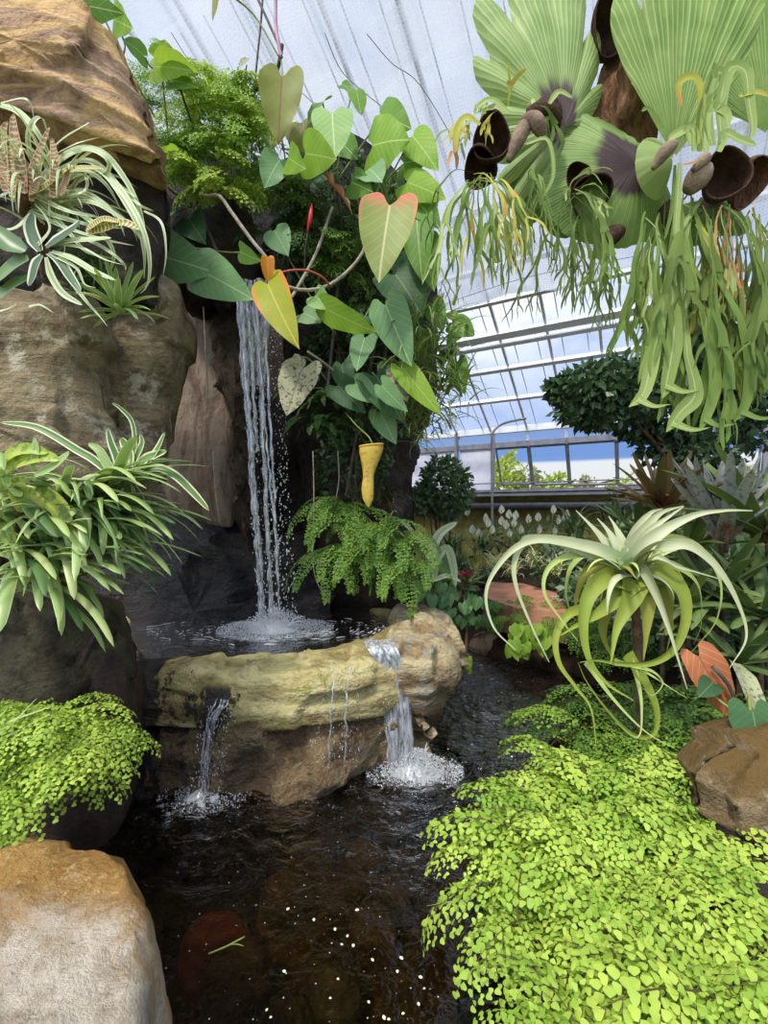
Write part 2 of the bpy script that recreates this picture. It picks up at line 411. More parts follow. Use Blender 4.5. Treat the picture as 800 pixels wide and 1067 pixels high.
# =================== ground
SOIL = plain_mat('dark_soil', hexc(62, 48, 36), hexc(36, 28, 22), .9, .1, 6, .6, 30)
k = MB(); xs = np.linspace(-40, 50, 10); ys = np.linspace(-14, 70, 10)
k.grid(np.array([[(x, y, -.55) for x in xs] for y in ys]))
tag(k.build('ground', plain_mat('outside_earth', hexc(120, 126, 84), hexc(96, 96, 70), .9, .1, 2), None, False), kind='structure')
# pond bed
BED = NT('pond_bed'); pos = BED.n('TexCoord').outputs['Object']
c = BED.mix(BED.ramp(BED.noise(pos, 3.5, 5), .35, .68), hexc(92, 74, 48), hexc(132, 112, 72))
c = BED.mix(BED.ramp(BED.noise(pos, 22, 4), .56, .70), c, hexc(164, 148, 104))
BED = BED.done(BED.pri(c, .9, .1, BED.bump(BED.noise(pos, 12, 5), .8, .05)))
xs = np.linspace(-3, 5, 60); ys = np.linspace(.3, 8.5, 60)
k = MB(); g = np.array([[(x, y, -.42) for x in xs] for y in ys]); g[..., 2] += .09*fbm(g, 1.6, 4, 5)
k.grid(g); tag(k.build('floor', BED), kind='structure')
# planted beds round the pond: the far bank and the right bank as one soil surface with the pond cut into it
shore = np.array([(.25, .2), (.42, 1.0), (.5, 1.6), (.62, 2.1), (.95, 2.7), (1.5, 3.25), (2.05, 3.75), (1.75, 4.3), (1.2, 4.75), (.75, 5.4), (.35, 5.9), (-.3, 5.9), (-.3, 9.), (9, 9), (9, .2)])
def inside(poly, x, y):
    r = np.zeros(np.shape(x), bool); n = len(poly)
    for i in range(n):
        (x0, y0), (x1, y1) = poly[i], poly[i-1]
        r ^= ((y0 > y) != (y1 > y)) & (x < (x1-x0)*(y-y0)/(y1-y0+1e-12)+x0)
    return r
def polydist(poly, x, y):
    d = np.full(np.shape(x), 1e9); n = len(poly); poly = np.asarray(poly)
    for i in range(n):
        a, b = poly[i-1], poly[i]; e = b-a; t = np.clip(((x-a[0])*e[0]+(y-a[1])*e[1])/(e@e+1e-12), 0, 1)
        d = np.minimum(d, np.hypot(x-a[0]-t*e[0], y-a[1]-t*e[1]))
    return d
xs = np.linspace(-.4, 8, 130); ys = np.linspace(.2, 9.1, 140); X, Y = np.meshgrid(xs, ys)
ins = inside(shore, X, Y); dd = polydist(shore, X, Y)*np.where(ins, 1, -1)
Z = np.where(dd > 0, .14+.16*np.minimum(dd, .5)/.5+.26*np.clip(dd-.5, 0, 1.6)*np.clip((Y-3.5)/1.5, .3, 1), .12+dd*2.2)
G = np.stack([X, Y, np.maximum(Z, -.5)], -1); G[..., 2] += .05*fbm(G, 3, 3, 2)
k = MB(); k.grid(G); tag(k.build('floor_bank', SOIL), kind='structure')
# brick path beyond the pond
k = MB(); p = [onz(x, y, .54) for x, y in ((503, 622), (540, 634), (590, 638), (590, 620), (545, 608), (508, 606))]
c = sum(p)/6
for a, b in zip(p, p[1:]+p[:1]):
    k.add([a, b, b-V3(0, 0, .3), a-V3(0, 0, .3)], None, .5, [(0, 1, 2, 3)]); k.add([a, b, c], None, .5, None, [(0, 1, 2)])
tag(k.build('floor_path', plain_mat('terracotta_path', hexc(196, 140, 112), hexc(168, 116, 92), .8, .2, 4, .3), None, False), kind='structure')

# =================== outside the windows: hedge bushes and bare branches
HEDGE = [leaf_mat('hedge_leaf_%d' % i, a, b, trans=.4, nsc=2) for i, (a, b) in enumerate(((hexc(196, 206, 96), hexc(150, 172, 60)), (hexc(120, 150, 60), hexc(80, 112, 48)), (hexc(176, 178, 136), hexc(140, 146, 104))))]
def leafball(c, r, n, ls, sq=1.):
    """loose leaves filling an ellipsoid; c centre, r radii"""
    d = rng.normal(size=(n, 3)); d /= np.linalg.norm(d, axis=1)[:, None]; rad = rng.uniform(.45, 1, (n, 1))**.6
    P = np.asarray(c)+d*rad*np.asarray(r); P = P+(fbm(P, 2.2, 2, 9)[:, None]*d*np.asarray(r)*.5)
    a = rng.normal(size=(n, 3))+d*.8+V3(0, 0, -.3); a /= np.linalg.norm(a, axis=1)[:, None]
    b = np.cross(a, rng.normal(size=(n, 3))+d*.5); b /= np.linalg.norm(b, axis=1)[:, None]
    s = (ls*rng.uniform(.6, 1.3, n))[:, None]
    nn = np.cross(a, b)
    q = np.stack([P, P+a*s*.5+b*s*.27*sq+nn*s*.06, P+a*s-nn*s*.05, P+a*s*.5-b*s*.27*sq+nn*s*.06], 1)
    uv = np.tile(np.array([(.5, 0), (0, .5), (.5, 1), (1, .5)]), (n, 1))
    k = MB(); k.add(q.reshape(-1, 3), uv, np.repeat(rng.random(n), 4), np.arange(n*4).reshape(n, 4)); return k
def bush(name, c, r, n, ls, mat, label, cat, group=None, stems=4, trunk=None, sq=1.):
    base = V3(c[0], c[1], trunk if trunk is not None else c[2]-r[2]); t = thing(name, base, label, cat, group)
    leafball(c, r, n, ls, sq).build('foliage', mat, t)
    k = MB()
    for i in range(stems):
        e = np.asarray(c)+V3(U(-.6, .6)*r[0], U(-.6, .6)*r[1], U(-.1, .6)*r[2])
        tube(k, spline([base+V3(U(-.04, .04), U(-.04, .04), 0), (base+e)/2+V3(U(-.1, .1)*r[0], U(-.1, .1)*r[1], 0), e], 10), lambda t: .03*r[0]*(1-t*.75)+.004, 6)
    k.build('stem', BARK, t); return t
BARK = plain_mat('bark', hexc(120, 96, 76), hexc(74, 58, 46), .85, .15, 10, .6, 60)
labs = ['bright yellow-green hedge bush outside beside the white panel', 'pale olive hedge bush outside under the first open sash', 'yellow-green hedge bush outside below the second open sash',
        'grey-green hedge bush outside under the middle sash', 'sunlit hedge bush outside behind the hanging fronds', 'dark green hedge bush outside behind the right bromeliads', 'light hedge bush outside at the right end window']
for i, (px, py, mt) in enumerate(((522, 466, 0), (548, 492, 2), (575, 494, 0), (612, 495, 2), (652, 494, 0), (705, 492, 1), (770, 490, 2))):
    p = at(px, py, 12.8); h = (p[2]+.5)/2
    bush('hedge_bush', (p[0], p[1], -.5+h), (.75, .6, h), 2600, .17, HEDGE[mt], labs[i], 'bush', 'hedge outside the windows')
k = MB()
for a, b in (((596, 516), (640, 500)), ((618, 510), (604, 499)), ((575, 514), (600, 500))):
    tube(k, spline([at(*a, 12.), (at(*a, 12.)+at(*b, 12.))/2+V3(0, 0, .05), at(*b, 12.)], 8), .03, 6)
tube(k, spline([at(600, 505, 12.), at(605, 540, 12.), at(600, 590, 12.)], 6), .04, 6)
tag(k.build('bare_branch', BARK), 'bare grey branches outside behind the hedge under the sashes', 'branch')
rng = np.random.default_rng(23); random.seed(2)
# =================== rocks
def rock_mat(name, c1, c2, c3, band=None, bsc=(1, 1, 7), nsc=2.2, crack=.0, rough=.85, spec=.25, bump=.8, bdist=.03, fsc=16, lich=None, topc=None, top=(.2, .8), wet=None, zc=None, dark=None, stain=None):
    q = NT(name); pos = q.n('TexCoord').outputs['Object']
    n9 = q.noise(pos, 75, 4, .7); n1 = q.noise(pos, nsc, 6, .62, .4); n2 = q.noise(pos, nsc*4.3, 6, .65); n3 = q.noise(pos, fsc*2.2, 5, .7)
    c = q.mix(q.ramp(n1, .32, .66), c1, c2); c = q.mix(q.ramp(n2, .45, .68, 0, .8), c, c3)
    h = q.math('ADD', q.math('MULTIPLY', n2, .7), q.math('MULTIPLY', q.math('ADD', n3, q.math('MULTIPLY', n9, .35)), .6))
    c = q.mix(q.math('MULTIPLY_ADD', n9, 1.1, -.25, True), q.mix(1., c, (.62, .6, .58), 'MULTIPLY'), q.mix(1., c, (1.22, 1.2, 1.17), 'MULTIPLY'))
    if band:
        bp = q.mapping(pos, bsc, (.12, .18, 0)); nb = q.noise(bp, 1.6, 6, .6, .9)
        c = q.mix(q.ramp(nb, .42, .6, 0, .9), c, band)
        nb2 = q.noise(bp, 5, 4, .6, .5); c = q.mix(q.ramp(nb2, .55, .7, 0, .6), c, c3)
        h = q.math('ADD', h, q.math('MULTIPLY', q.math('ADD', nb, nb2), .9))
    if lich: c = q.mix(q.ramp(q.noise(pos, nsc*2.6, 7, .72), .52, .62, 0, .85), c, lich)
    c = q.mix(q.ramp(n3, .5, .8, 0, .45), c, c3)
    if topc:
        s = q.n('SeparateXYZ'); q.set(s.inputs[0], q.n('NewGeometry').outputs['Normal'])
        k = q.math('ADD', s.outputs[2], q.math('MULTIPLY_ADD', n1, 1.0, -.5)); c = q.mix(q.ramp(k, *top), c, topc)
    if zc:   # colour that belongs to a height of this rock (algae line), broken by noise
        s2_ = q.n('SeparateXYZ'); q.set(s2_.inputs[0], pos)
        k = q.math('ADD', s2_.outputs[2], q.math('MULTIPLY_ADD', n1, zc[3], -zc[3]*.5)); c = q.mix(q.ramp(k, zc[1], zc[2]), c, zc[0])
    if stain:  # dark run-off streaks
        for (x0, wd, z0, z1) in stain[1]:
            s3 = q.n('SeparateXYZ'); q.set(s3.inputs[0], pos); ns = q.noise(q.mapping(pos, (1, 1, .35)), 9, 6, .7)
            fx = q.ramp(q.math('ADD', q.math('ABSOLUTE', q.math('SUBTRACT', s3.outputs[0], x0)), q.math('ADD', q.math('MULTIPLY_ADD', ns, wd*5, -wd*2.5), q.math('MULTIPLY_ADD', n3, wd*3, -wd*1.5))), wd*.65, wd*1.05, 1, 0)
            fz = q.math('MULTIPLY', q.ramp(s3.outputs[2], z0, z0+.06), q.ramp(s3.outputs[2], z1-.05, z1, 1, 0))
            c = q.mix(q.math('MULTIPLY', q.math('MULTIPLY', fx, fz), .93), c, stain[0])
    if crack:
        v = q.n('TexVoronoi', {'feature': 'DISTANCE_TO_EDGE'}, Scale=crack)
        w_ = q.n('TexNoise', Scale=crack*1.5, Detail=3.); q.set(w_.inputs['Vector'], pos)
        q.set(v.inputs['Vector'], q.mix(.22, q.mapping(pos, (.7, .7, 1.6), (.2, .1, .2)), w_.outputs[1]))
        cr = q.ramp(v.outputs[0], .0, .018); c = q.mix(q.math('MULTIPLY_ADD', cr, -.75, .75), c, dark or hexc(40, 32, 26))
        h = q.math('ADD', h, q.math('MULTIPLY', cr, .8))
    nm = q.bump(h, bump, bdist)
    r = q.ramp(n2, .3, .7, rough-.12, rough+.05) if wet is None else q.ramp(n2, .35, .65, wet, rough)
    return q.done(q.pri(c, r, spec, nm))
SANDB = rock_mat('banded_sandstone', hexc(200, 168, 138), hexc(166, 132, 108), hexc(108, 86, 74), hexc(214, 176, 118), (.8, .8, 4), 1.6, .8, .85, .2, .9, .03, 18, None)
CLIFF = rock_mat('grey_cliff', hexc(160, 146, 116), hexc(120, 106, 80), hexc(78, 66, 50), hexc(150, 134, 104), (.8, .8, 3.2), 2.2, 0, .85, .2, 1., .04, 13, hexc(178, 170, 146))
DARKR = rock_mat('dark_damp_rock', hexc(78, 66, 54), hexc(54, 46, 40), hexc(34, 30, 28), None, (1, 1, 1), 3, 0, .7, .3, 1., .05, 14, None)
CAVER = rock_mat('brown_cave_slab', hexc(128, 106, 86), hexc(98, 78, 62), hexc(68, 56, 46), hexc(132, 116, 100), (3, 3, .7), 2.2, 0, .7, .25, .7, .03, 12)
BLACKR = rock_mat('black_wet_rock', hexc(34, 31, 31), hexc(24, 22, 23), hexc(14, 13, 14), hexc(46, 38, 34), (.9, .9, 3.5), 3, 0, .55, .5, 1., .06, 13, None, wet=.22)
LEDGE = rock_mat('yellow_green_ledge', hexc(192, 176, 112), hexc(164, 142, 88), hexc(112, 92, 60), hexc(208, 194, 136), (1.2, 1.2, 3), 3.0, 0, .6, .45, 1., .035, 15, hexc(150, 146, 70), wet=.3,
                 stain=(hexc(30, 24, 24), [(-.90, .085, .0, .61), (-1.34, .21, -.2, .75)]), zc=None)
LEDGELO = rock_mat('wet_brown_ledge', hexc(158, 132, 98), hexc(122, 100, 76), hexc(70, 58, 46), hexc(172, 148, 106), (1.2, 1.2, 2), 4.5, 0, .5, .6, 1., .10, 15, None, wet=.18,
                   stain=(hexc(34, 26, 26), [(-1.36, .23, -.3, .75)]))
BOULD = rock_mat('pale_boulder', hexc(226, 212, 190), hexc(204, 188, 164), hexc(150, 132, 108), None, (1, 1, 2), 4, 0, .85, .2, 1., .03, 20, hexc(238, 230, 216))
BLOCK = rock_mat('ledge_end_block', hexc(190, 164, 116), hexc(146, 122, 84), hexc(92, 76, 58), hexc(206, 190, 146), (1.5, 1.5, 4), 3.4, 0, .7, .35, 1., .04, 15, hexc(156, 150, 140), wet=.45)
MOSSR = rock_mat('mossy_rock', hexc(160, 140, 108), hexc(132, 112, 82), hexc(90, 74, 54), None, (1, 1, 2), 3.5, 0, .9, .15, 1., .04, 18, hexc(176, 160, 130), topc=hexc(108, 86, 50), top=(.25, .7))

def normals(G):
    du = np.gradient(G, axis=1); du[:, 0] = du[:, -1] = (G[:, 1]-G[:, -1])/2 if G.shape[1] > 2 else du[:, 0]
    dv = np.gradient(G, axis=0); n = np.cross(du, dv); l = np.linalg.norm(n, axis=-1, keepdims=True); return n/np.maximum(l, 1e-9)
def loop(pts, n, sm=2):
    P = np.asarray(pts, float); Q = np.vstack([P, P[:1]]); s = np.concatenate([[0], np.cumsum(np.linalg.norm(np.diff(Q, axis=0), axis=1))]); t = np.linspace(0, s[-1], n, endpoint=False)
    R_ = np.stack([np.interp(t, s, Q[:, i]) for i in range(P.shape[1])], 1)
    for _ in range(sm): R_ = (np.roll(R_, 1, 0)+2*R_+np.roll(R_, -1, 0))/4
    return R_
def rough(G, amp, sc=3., seed=0, strata=0., sfreq=9., tilt=.15, facet=.0, fsc=2.5):
    N = normals(G); d = fbm(G, sc, 5, seed)*amp+fbm(G, sc*.45, 3, seed+5, True)*amp*.8
    if strata:
        h = (G[..., 2]+tilt*G[..., 0]+.12*fbm(G, 1.5, 3, seed+2))*sfreq; f = h-np.floor(h)
        d = d+strata*(np.clip((f-.1)/.2, 0, 1)-np.clip((f-.85)/.15, 0, 1)-.5)*(.4+.6*(vnoise(np.stack([np.floor(h), np.floor(G[..., 0]*1.3), np.floor(h)*.5], -1), seed)))
    if facet:
        C = G*fsc; i = np.floor(C); best = np.full(G.shape[:-1], 9.); val = np.zeros(G.shape[:-1])
        for dx in (-1, 0, 1):
            for dy in (-1, 0, 1):
                for dz in (-1, 0, 1):
                    j = i+V3(dx, dy, dz); o = np.stack([vnoise(j*7.13+.5, seed+k)*.5+.5 for k in (1, 2, 3)], -1)
                    e = C-j-o; r = np.linalg.norm(e, axis=-1); g = np.stack([vnoise(j*3.7+.5, seed+k) for k in (7, 8, 9)], -1)
                    v = vnoise(j*5.3+.5, seed+4)*.5+np.sum(e*g, -1)*.8; m = r < best; best = np.where(m, r, best); val = np.where(m, v, val)
        d = d+facet*val
    return G+N*d[..., None]
def slab(outline, d, front, back, N=150, K=26, p=.55, lean=0., sm=2, bk=.2, **kw):
    """rock whose silhouette from the front is OUTLINE (pixels at distance d), bulging FRONT metres toward the eye and reaching BACK metres behind"""
    O = loop([at(x, y, d) for x, y in outline], N, sm); c = O.mean(0); rings = []
    for s in np.linspace(.0, 1, 5)[1:-1]: rings.append((O-c)*s*(1-bk)+c+V3(0, back, 0))
    for t in np.linspace(1, 0, 5): rings.append((O-c)*(1-bk*t)+c+V3(0, back*t, 0))
    for a in np.linspace(0, PI/2, K)[1:]:
        s = max(math.cos(a), 0)**p; rings.append((O-c)*s+c+V3(0, -front*math.sin(a)**1.3, 0))
    G = np.array(rings)
    if lean: G[..., 1] += lean*(G[..., 2]-c[2])
    G = rough(G, **kw); k = MB(); k.grid(G, None, .5, True); return k
def prism(plan, prof, N=240, K=30, carve=None, sm=2, crown=0., **kw):
    """rock from a plan outline (x,y); PROF = [(outward offset, z)...] from the bottom up, then a cap; CARVE = (polygon, depth) sinks a basin into the cap"""
    O = loop(plan, N, sm); c = O.mean(0); e = np.roll(O, -1, 0)-np.roll(O, 1, 0); nr = np.stack([e[:, 1], -e[:, 0]], 1); nr /= np.linalg.norm(nr, axis=1)[:, None]+1e-9
    if np.sum((O-c)*nr) < 0: nr = -nr
    pr = np.asarray(prof, float); tt = np.concatenate([[0], np.cumsum(np.linalg.norm(np.diff(pr, axis=0), axis=1))]); ts = np.linspace(0, tt[-1], 34)
    off, zz_ = np.interp(ts, tt, pr[:, 0]), np.interp(ts, tt, pr[:, 1]); rings = [np.column_stack([O+nr*o, np.full(N, z)]) for o, z in zip(off, zz_)]
    top = zz_[-1]; E = O+nr*off[-1]
    for s in np.linspace(1, .02, K)[1:]: rings.append(np.column_stack([(E-c)*s+c, np.full(N, top+crown*(1-s*s))]))
    G = np.array(rings); G = rough(G, **kw)
    if carve:
        ins = inside(carve[0], G[..., 0], G[..., 1])&(G[..., 2] > top-.12); dd = polydist(carve[0], G[..., 0], G[..., 1]); G[..., 2] -= np.where(ins, carve[1]*np.clip(dd/.10, 0, 1), 0)
    k = MB(); k.grid(G, None, .5, True); return k
def rock(k, mat, label, name='rock', cat='rock', group=None): return tag(k.build(name, mat), label, cat, group)

# the rock face at the back of the fall (one standing mass) : structure of the place
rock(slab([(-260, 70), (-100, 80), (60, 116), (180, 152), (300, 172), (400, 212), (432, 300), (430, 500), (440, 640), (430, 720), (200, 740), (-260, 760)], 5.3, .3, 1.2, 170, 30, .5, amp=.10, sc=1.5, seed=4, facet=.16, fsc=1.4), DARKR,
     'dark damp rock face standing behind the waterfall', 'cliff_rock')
rock(slab([(-60, 2), (0, 6), (40, 6), (78, 16), (112, 24), (130, 46), (140, 72), (152, 102), (163, 132), (170, 165), (160, 178), (120, 164), (70, 150), (0, 132), (-60, 122)], 2.45, .22, .35, 170, 30, .5, amp=.028, sc=3, seed=1, strata=.045, sfreq=6.5, tilt=.22, facet=.06, fsc=2.2), SANDB,
     'banded tan sandstone boulder overhanging at the top of the cliff', 'boulder', 'boulder')
rock(slab([(-70, 130), (0, 130), (90, 148), (168, 165), (182, 210), (178, 260), (170, 300), (166, 330), (120, 322), (60, 318), (0, 300), (-70, 300)], 2.75, .16, .25, amp=.05, sc=2.5, seed=8, facet=.1), DARKR,
     'dark rock shelf under the banded boulder, behind the variegated bromeliads')
rock(slab([(-70, 292), (0, 300), (60, 305), (96, 318), (112, 350), (108, 390), (116, 430), (150, 470), (120, 560), (40, 590), (-70, 600)], 2.55, .28, .30, amp=.045, sc=2.5, seed=11, strata=.02, sfreq=5, facet=.13, fsc=2.), CLIFF,
     'grey-brown cliff rock between the two bromeliad clumps')
rock(slab([(128, 300), (168, 285), (186, 300), (180, 360), (170, 420), (166, 470), (160, 520), (120, 540), (110, 460), (104, 400), (100, 330)], 2.95, .2, .30, amp=.05, sc=2.4, seed=14, facet=.1, fsc=2.), CLIFF,
     'upright pale rock edge standing left of the cave')
rock(slab([(150, 190), (200, 180), (262, 215), (272, 262), (262, 312), (236, 330), (214, 300), (190, 322), (172, 300), (160, 260)], 3.75, .22, .5, amp=.06, sc=2, seed=17, facet=.13), DARKR,
     'dark rock overhang above the cave, under the broad leaves')
rock(slab([(224, 318), (250, 312), (262, 360), (264, 420), (262, 480), (270, 540), (262, 590), (246, 560), (250, 500), (244, 450), (230, 400), (222, 350)], 3.95, .16, .6, 120, 22, .6, amp=.05, sc=5, seed=21, facet=.1, fsc=5), rock_mat('rough_column', hexc(112, 96, 78), hexc(84, 72, 58), hexc(50, 44, 38), None, nsc=5, bump=1., bdist=.06),
     'rough knobbly rock pillar at the left edge of the falling water')
rock(slab([(164, 430), (160, 350), (184, 306), (236, 306), (258, 350), (256, 440), (258, 500), (250, 552), (214, 548), (180, 530), (164, 480)], 4.15, .16, .5, 120, 24, .5, lean=.12, amp=.03, sc=2, seed=24), CAVER,
     'smooth brown slab inside the cave left of the waterfall')
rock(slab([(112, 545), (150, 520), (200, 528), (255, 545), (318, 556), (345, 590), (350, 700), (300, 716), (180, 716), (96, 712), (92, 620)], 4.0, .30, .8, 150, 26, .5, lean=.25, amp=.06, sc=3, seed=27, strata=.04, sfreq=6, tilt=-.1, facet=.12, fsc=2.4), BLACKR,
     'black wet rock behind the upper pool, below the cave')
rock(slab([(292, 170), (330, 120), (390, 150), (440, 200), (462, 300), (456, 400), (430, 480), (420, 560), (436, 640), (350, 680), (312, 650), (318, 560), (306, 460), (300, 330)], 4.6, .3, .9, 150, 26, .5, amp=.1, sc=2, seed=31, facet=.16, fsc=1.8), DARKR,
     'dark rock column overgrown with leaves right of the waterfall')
rock(slab([(-70, 585), (0, 600), (60, 610), (112, 628), (134, 668), (126, 716), (84, 752), (20, 770), (-70, 780)], 2.2, .24, .25, amp=.04, sc=3, seed=35, facet=.1), rock_mat('olive_dark_rock', hexc(92, 88, 64), hexc(64, 58, 44), hexc(40, 36, 30), nsc=3, bump=1.),
     'olive-dark rock under the drooping strap leaves')
rock(slab([(60, 690), (112, 640), (132, 660), (136, 760), (128, 850), (112, 905), (60, 920), (20, 900), (20, 760)], 2.15, .2, .25, amp=.04, sc=3, seed=38, facet=.08), rock_mat('reddish_dark_rock', hexc(84, 62, 50), hexc(58, 44, 38), hexc(34, 28, 26), nsc=3, rough=.6, spec=.4, bump=1.),
     'dark reddish rock behind the left maidenhair fern, at the water edge')

# stepped ledge with the upper pool sunk into it
ZR = .64
plan = [onz(x, y, ZR)[:2] for x, y in ((96, 706), (130, 700), (180, 699), (230, 702), (290, 702), (340, 699), (380, 692), (408, 688), (430, 682), (446, 672), (450, 655), (430, 642), (400, 634), (330, 628), (200, 626), (90, 640), (60, 680))]
poolpoly = [onz(x, y, ZR)[:2] for x, y in ((150, 688), (190, 684), (250, 681), (310, 679), (350, 672), (385, 662), (410, 650), (404, 638), (380, 630), (300, 624), (190, 624), (120, 650))]
k = prism(plan, [(-.14, .24), (-.08, .32), (.02, .355), (.045, .46), (.03, .57), (0, .625), (-.03, ZR)], 300, 46, (poolpoly, .14), amp=.011, sc=6, seed=41, facet=.06, fsc=4.2, strata=.035, sfreq=5)
led = thing('rock_ledge', (-.9, 2.9, 0), 'stepped rock ledge with yellow-green top holding the upper pool', 'rock')
k.build('slab', LEDGE, led)
k = prism([p for p in plan], [(.05, -.5), (.03, -.05), (.0, .12), (-.02, .24), (-.06, .36)], 300, 16, None, amp=.08, sc=6, seed=44, facet=.12, fsc=5.)
k.build('base', LEDGELO, led)
plan2 = [onz(x, y, .66)[:2] for x, y in ((420, 684), (446, 684), (466, 676), (473, 664), (474, 652), (460, 640), (438, 632), (412, 634), (404, 650))]
rock(prism(plan2, [(-.2, .16), (-.06, .30), (.02, .46), (.03, .60), (-.02, .69)], 180, 22, None, crown=.03, amp=.03, sc=5, seed=47, facet=.08, fsc=4., strata=.03, sfreq=7), BLOCK,
     'tan sandstone block at the right end of the ledge, above dark water')
# foreground boulder
plan3 = [(-1.75, .45), (-.42, .45), (-.46, .9), (-.545, 1.12), (-.63, 1.27), (-.74, 1.40), (-.88, 1.50), (-1.0, 1.53), (-1.2, 1.5), (-1.75, 1.5)]
q = NT('ochre_boulder'); pos = q.n('TexCoord').outputs['Object']; s = q.n('SeparateXYZ'); q.set(s.inputs[0], pos)
n1 = q.noise(pos, 5, 7, .68); n2 = q.noise(pos, 42, 6, .75); n3 = q.noise(pos, 8, 7, .72)
och = q.mix(q.ramp(n1, .35, .65), hexc(196, 154, 88), hexc(160, 118, 62)); och = q.mix(q.ramp(n2, .5, .72), och, hexc(214, 184, 130))
pale = q.mix(q.ramp(n3, .38, .66), hexc(216, 202, 182), hexc(172, 154, 130)); pale = q.mix(q.ramp(n2, .54, .7, 0, .7), pale, hexc(150, 130, 106))
k_ = q.math('ADD', s.outputs[1], q.math('MULTIPLY_ADD', n3, .46, -.23)); c = q.mix(q.ramp(k_, 1.02, 1.30), pale, och)
k2 = q.math('ADD', s.outputs[1], q.math('MULTIPLY_ADD', n1, .3, -.15)); c = q.mix(q.ramp(k2, 1.40, 1.56, 0, .8), c, hexc(136, 96, 44))
hh = q.math('ADD', q.math('MULTIPLY', n3, .7), q.math('MULTIPLY', n2, .5))
OCH = q.done(q.pri(c, .85, .2, q.bump(hh, 1., .06)))
rock(prism(plan3, [(.03, -.5), (.02, .0), (.01, .2), (-.01, .34), (-.03, .42), (-.06, .45)], 260, 60, None, crown=.02, amp=.032, sc=5, seed=52, facet=.035, fsc=5.), OCH,
     'pale and ochre boulder at the near left edge of the pond', 'boulder', 'boulder')
# mossy rock on the right bank
rock(slab([(716, 806), (740, 782), (770, 766), (810, 754), (880, 746), (900, 900), (860, 960), (800, 938), (766, 910), (746, 870), (722, 846)], 1.62, .16, .22, 140, 26, .6, amp=.03, sc=4, seed=57, facet=.06, fsc=4), MOSSR,
     'sandstone rock with orange-brown moss beside the foreground fern')
rock(prism([(.6, .5), (1.6, .5), (1.9, 1.0), (1.7, 1.7), (1.1, 1.9), (.75, 1.6), (.55, 1.1)], [(.05, -.5), (0, 0), (-.06, .22), (-.16, .38)], 140, 20, None, crown=.12, amp=.05, sc=3, seed=59), DARKR,
     'dark rock hidden under the foreground maidenhair fern')
for (x, y, r, lab) in ((512, 668, .16, 'brown stone at the far pond edge below the red bromeliad'), (488, 652, .13, 'dark stone between the ledge block and the far ferns'), (560, 664, .15, 'low brown stone under the far green ferns')):
    p = onz(x, y, .1); pl = [(p[0]+r*1.5*math.cos(a), p[1]+r*math.sin(a)) for a in np.linspace(0, 2*PI, 9)[:-1]]
    rock(prism(pl, [(.02, -.3), (.02, .05), (-.04, .14), (-.08, .17)], 80, 12, None, crown=.03, amp=.03, sc=5, seed=int(x)), BLOCK if x == 560 else CAVER, lab, 'stone', 'stone')

# =================== water
def water_mat(name, tcol, rough, bsc, bst, bdist=.03, stretch=(1, 1, 1)):
    q = NT(name); pos = q.n('TexCoord').outputs['Object']
    n = q.math('ADD', q.noise(q.mapping(pos, stretch, (0, 0, .5)), bsc, 4, .55, .8), q.math('MULTIPLY', q.noise(pos, bsc*3.2, 3, .5, .5), .3))
    sy = q.n('SeparateXYZ'); q.set(sy.inputs[0], pos); nm = q.bump(n, q.ramp(sy.outputs[1], 1.3, 2.6, bst*.22, bst), bdist)
    tp = q.n('BsdfTransparent'); q.set(tp.inputs[0], tcol); g = q.n('BsdfGlossy'); q.set(g.inputs['Roughness'], rough); q.set(g.inputs['Normal'], nm)
    fr = q.n('Fresnel', IOR=1.55); q.set(fr.inputs['Normal'], nm)
    fa = q.math('MULTIPLY_ADD', q.ramp(fr.outputs[0], .06, .22), .52, fr.outputs[0], True)
    return q.done(q.mixsh(fa, tp.outputs[0], g.outputs[0]))
PONDW = water_mat('pond_water', hexc(150, 134, 100), .04, 7, .9, .06, (1, 1.3, 1))
POOLW = water_mat('pool_water', hexc(190, 186, 172), .05, 14, .6, .03)
hits = [(onz(432, 803, 0), .16), (onz(220, 826, 0), .10)]
def ripple(X, Y, src, amp):
    z = 0
    for p, a in src:
        r = np.hypot(X-p[0], Y-p[1]); z = z+a*amp*np.sin(r*38)*np.exp(-r*1.9)/(1+r*2)
    return z
xs = np.linspace(-2.3, 3.2, 420); ys = np.linspace(.3, 6.0, 440); X, Y = np.meshgrid(xs, ys)
Zw = ripple(X, Y, hits, .09)+.010*fbm(np.stack([X*1.2+Y*.5, Y*1.5-X*.4, 0*X], -1), 9, 3, 8, True)*np.clip((X+.5)/.9, .1, 1)*np.clip((Y-1.4)/1.2, .15, 1)+.030*fbm(np.stack([X, Y, 0*X], -1), 4.5, 4, 3)*np.clip((X+.7)/.9, .2, 1)*np.clip((Y-1.4)/1.4, .15, 1)
k = MB(); k.grid(np.stack([X, Y, Zw], -1)); tag(k.build('pond_water', PONDW), kind='structure')
fallp = onz(287, 656, .60)
pp = loop(poolpoly, 120, 1); c = pp.mean(0); rings = np.array([np.column_stack([(pp-c)*s*1.03+c, np.full(120, .608)]) for s in np.linspace(.02, 1, 60)])
rings[..., 2] += ripple(rings[..., 0], rings[..., 1], [(fallp, .3)], .06)+.008*fbm(rings, 7, 3, 6)
k = MB(); k.grid(rings, None, .5, True); tag(k.build('pool_water', POOLW), kind='structure')
q = NT('falling_water'); lw = q.n('LayerWeight', Blend=.35)
tp = q.n('BsdfTransparent'); q.set(tp.inputs[0], (.93, .95, .97)); g = q.n('BsdfGlossy'); q.set(g.inputs['Roughness'], .12); df = q.n('BsdfDiffuse'); q.set(df.inputs[0], (.88, .9, .93)); tl = q.n('BsdfTranslucent'); q.set(tl.inputs[0], (.88, .9, .93))
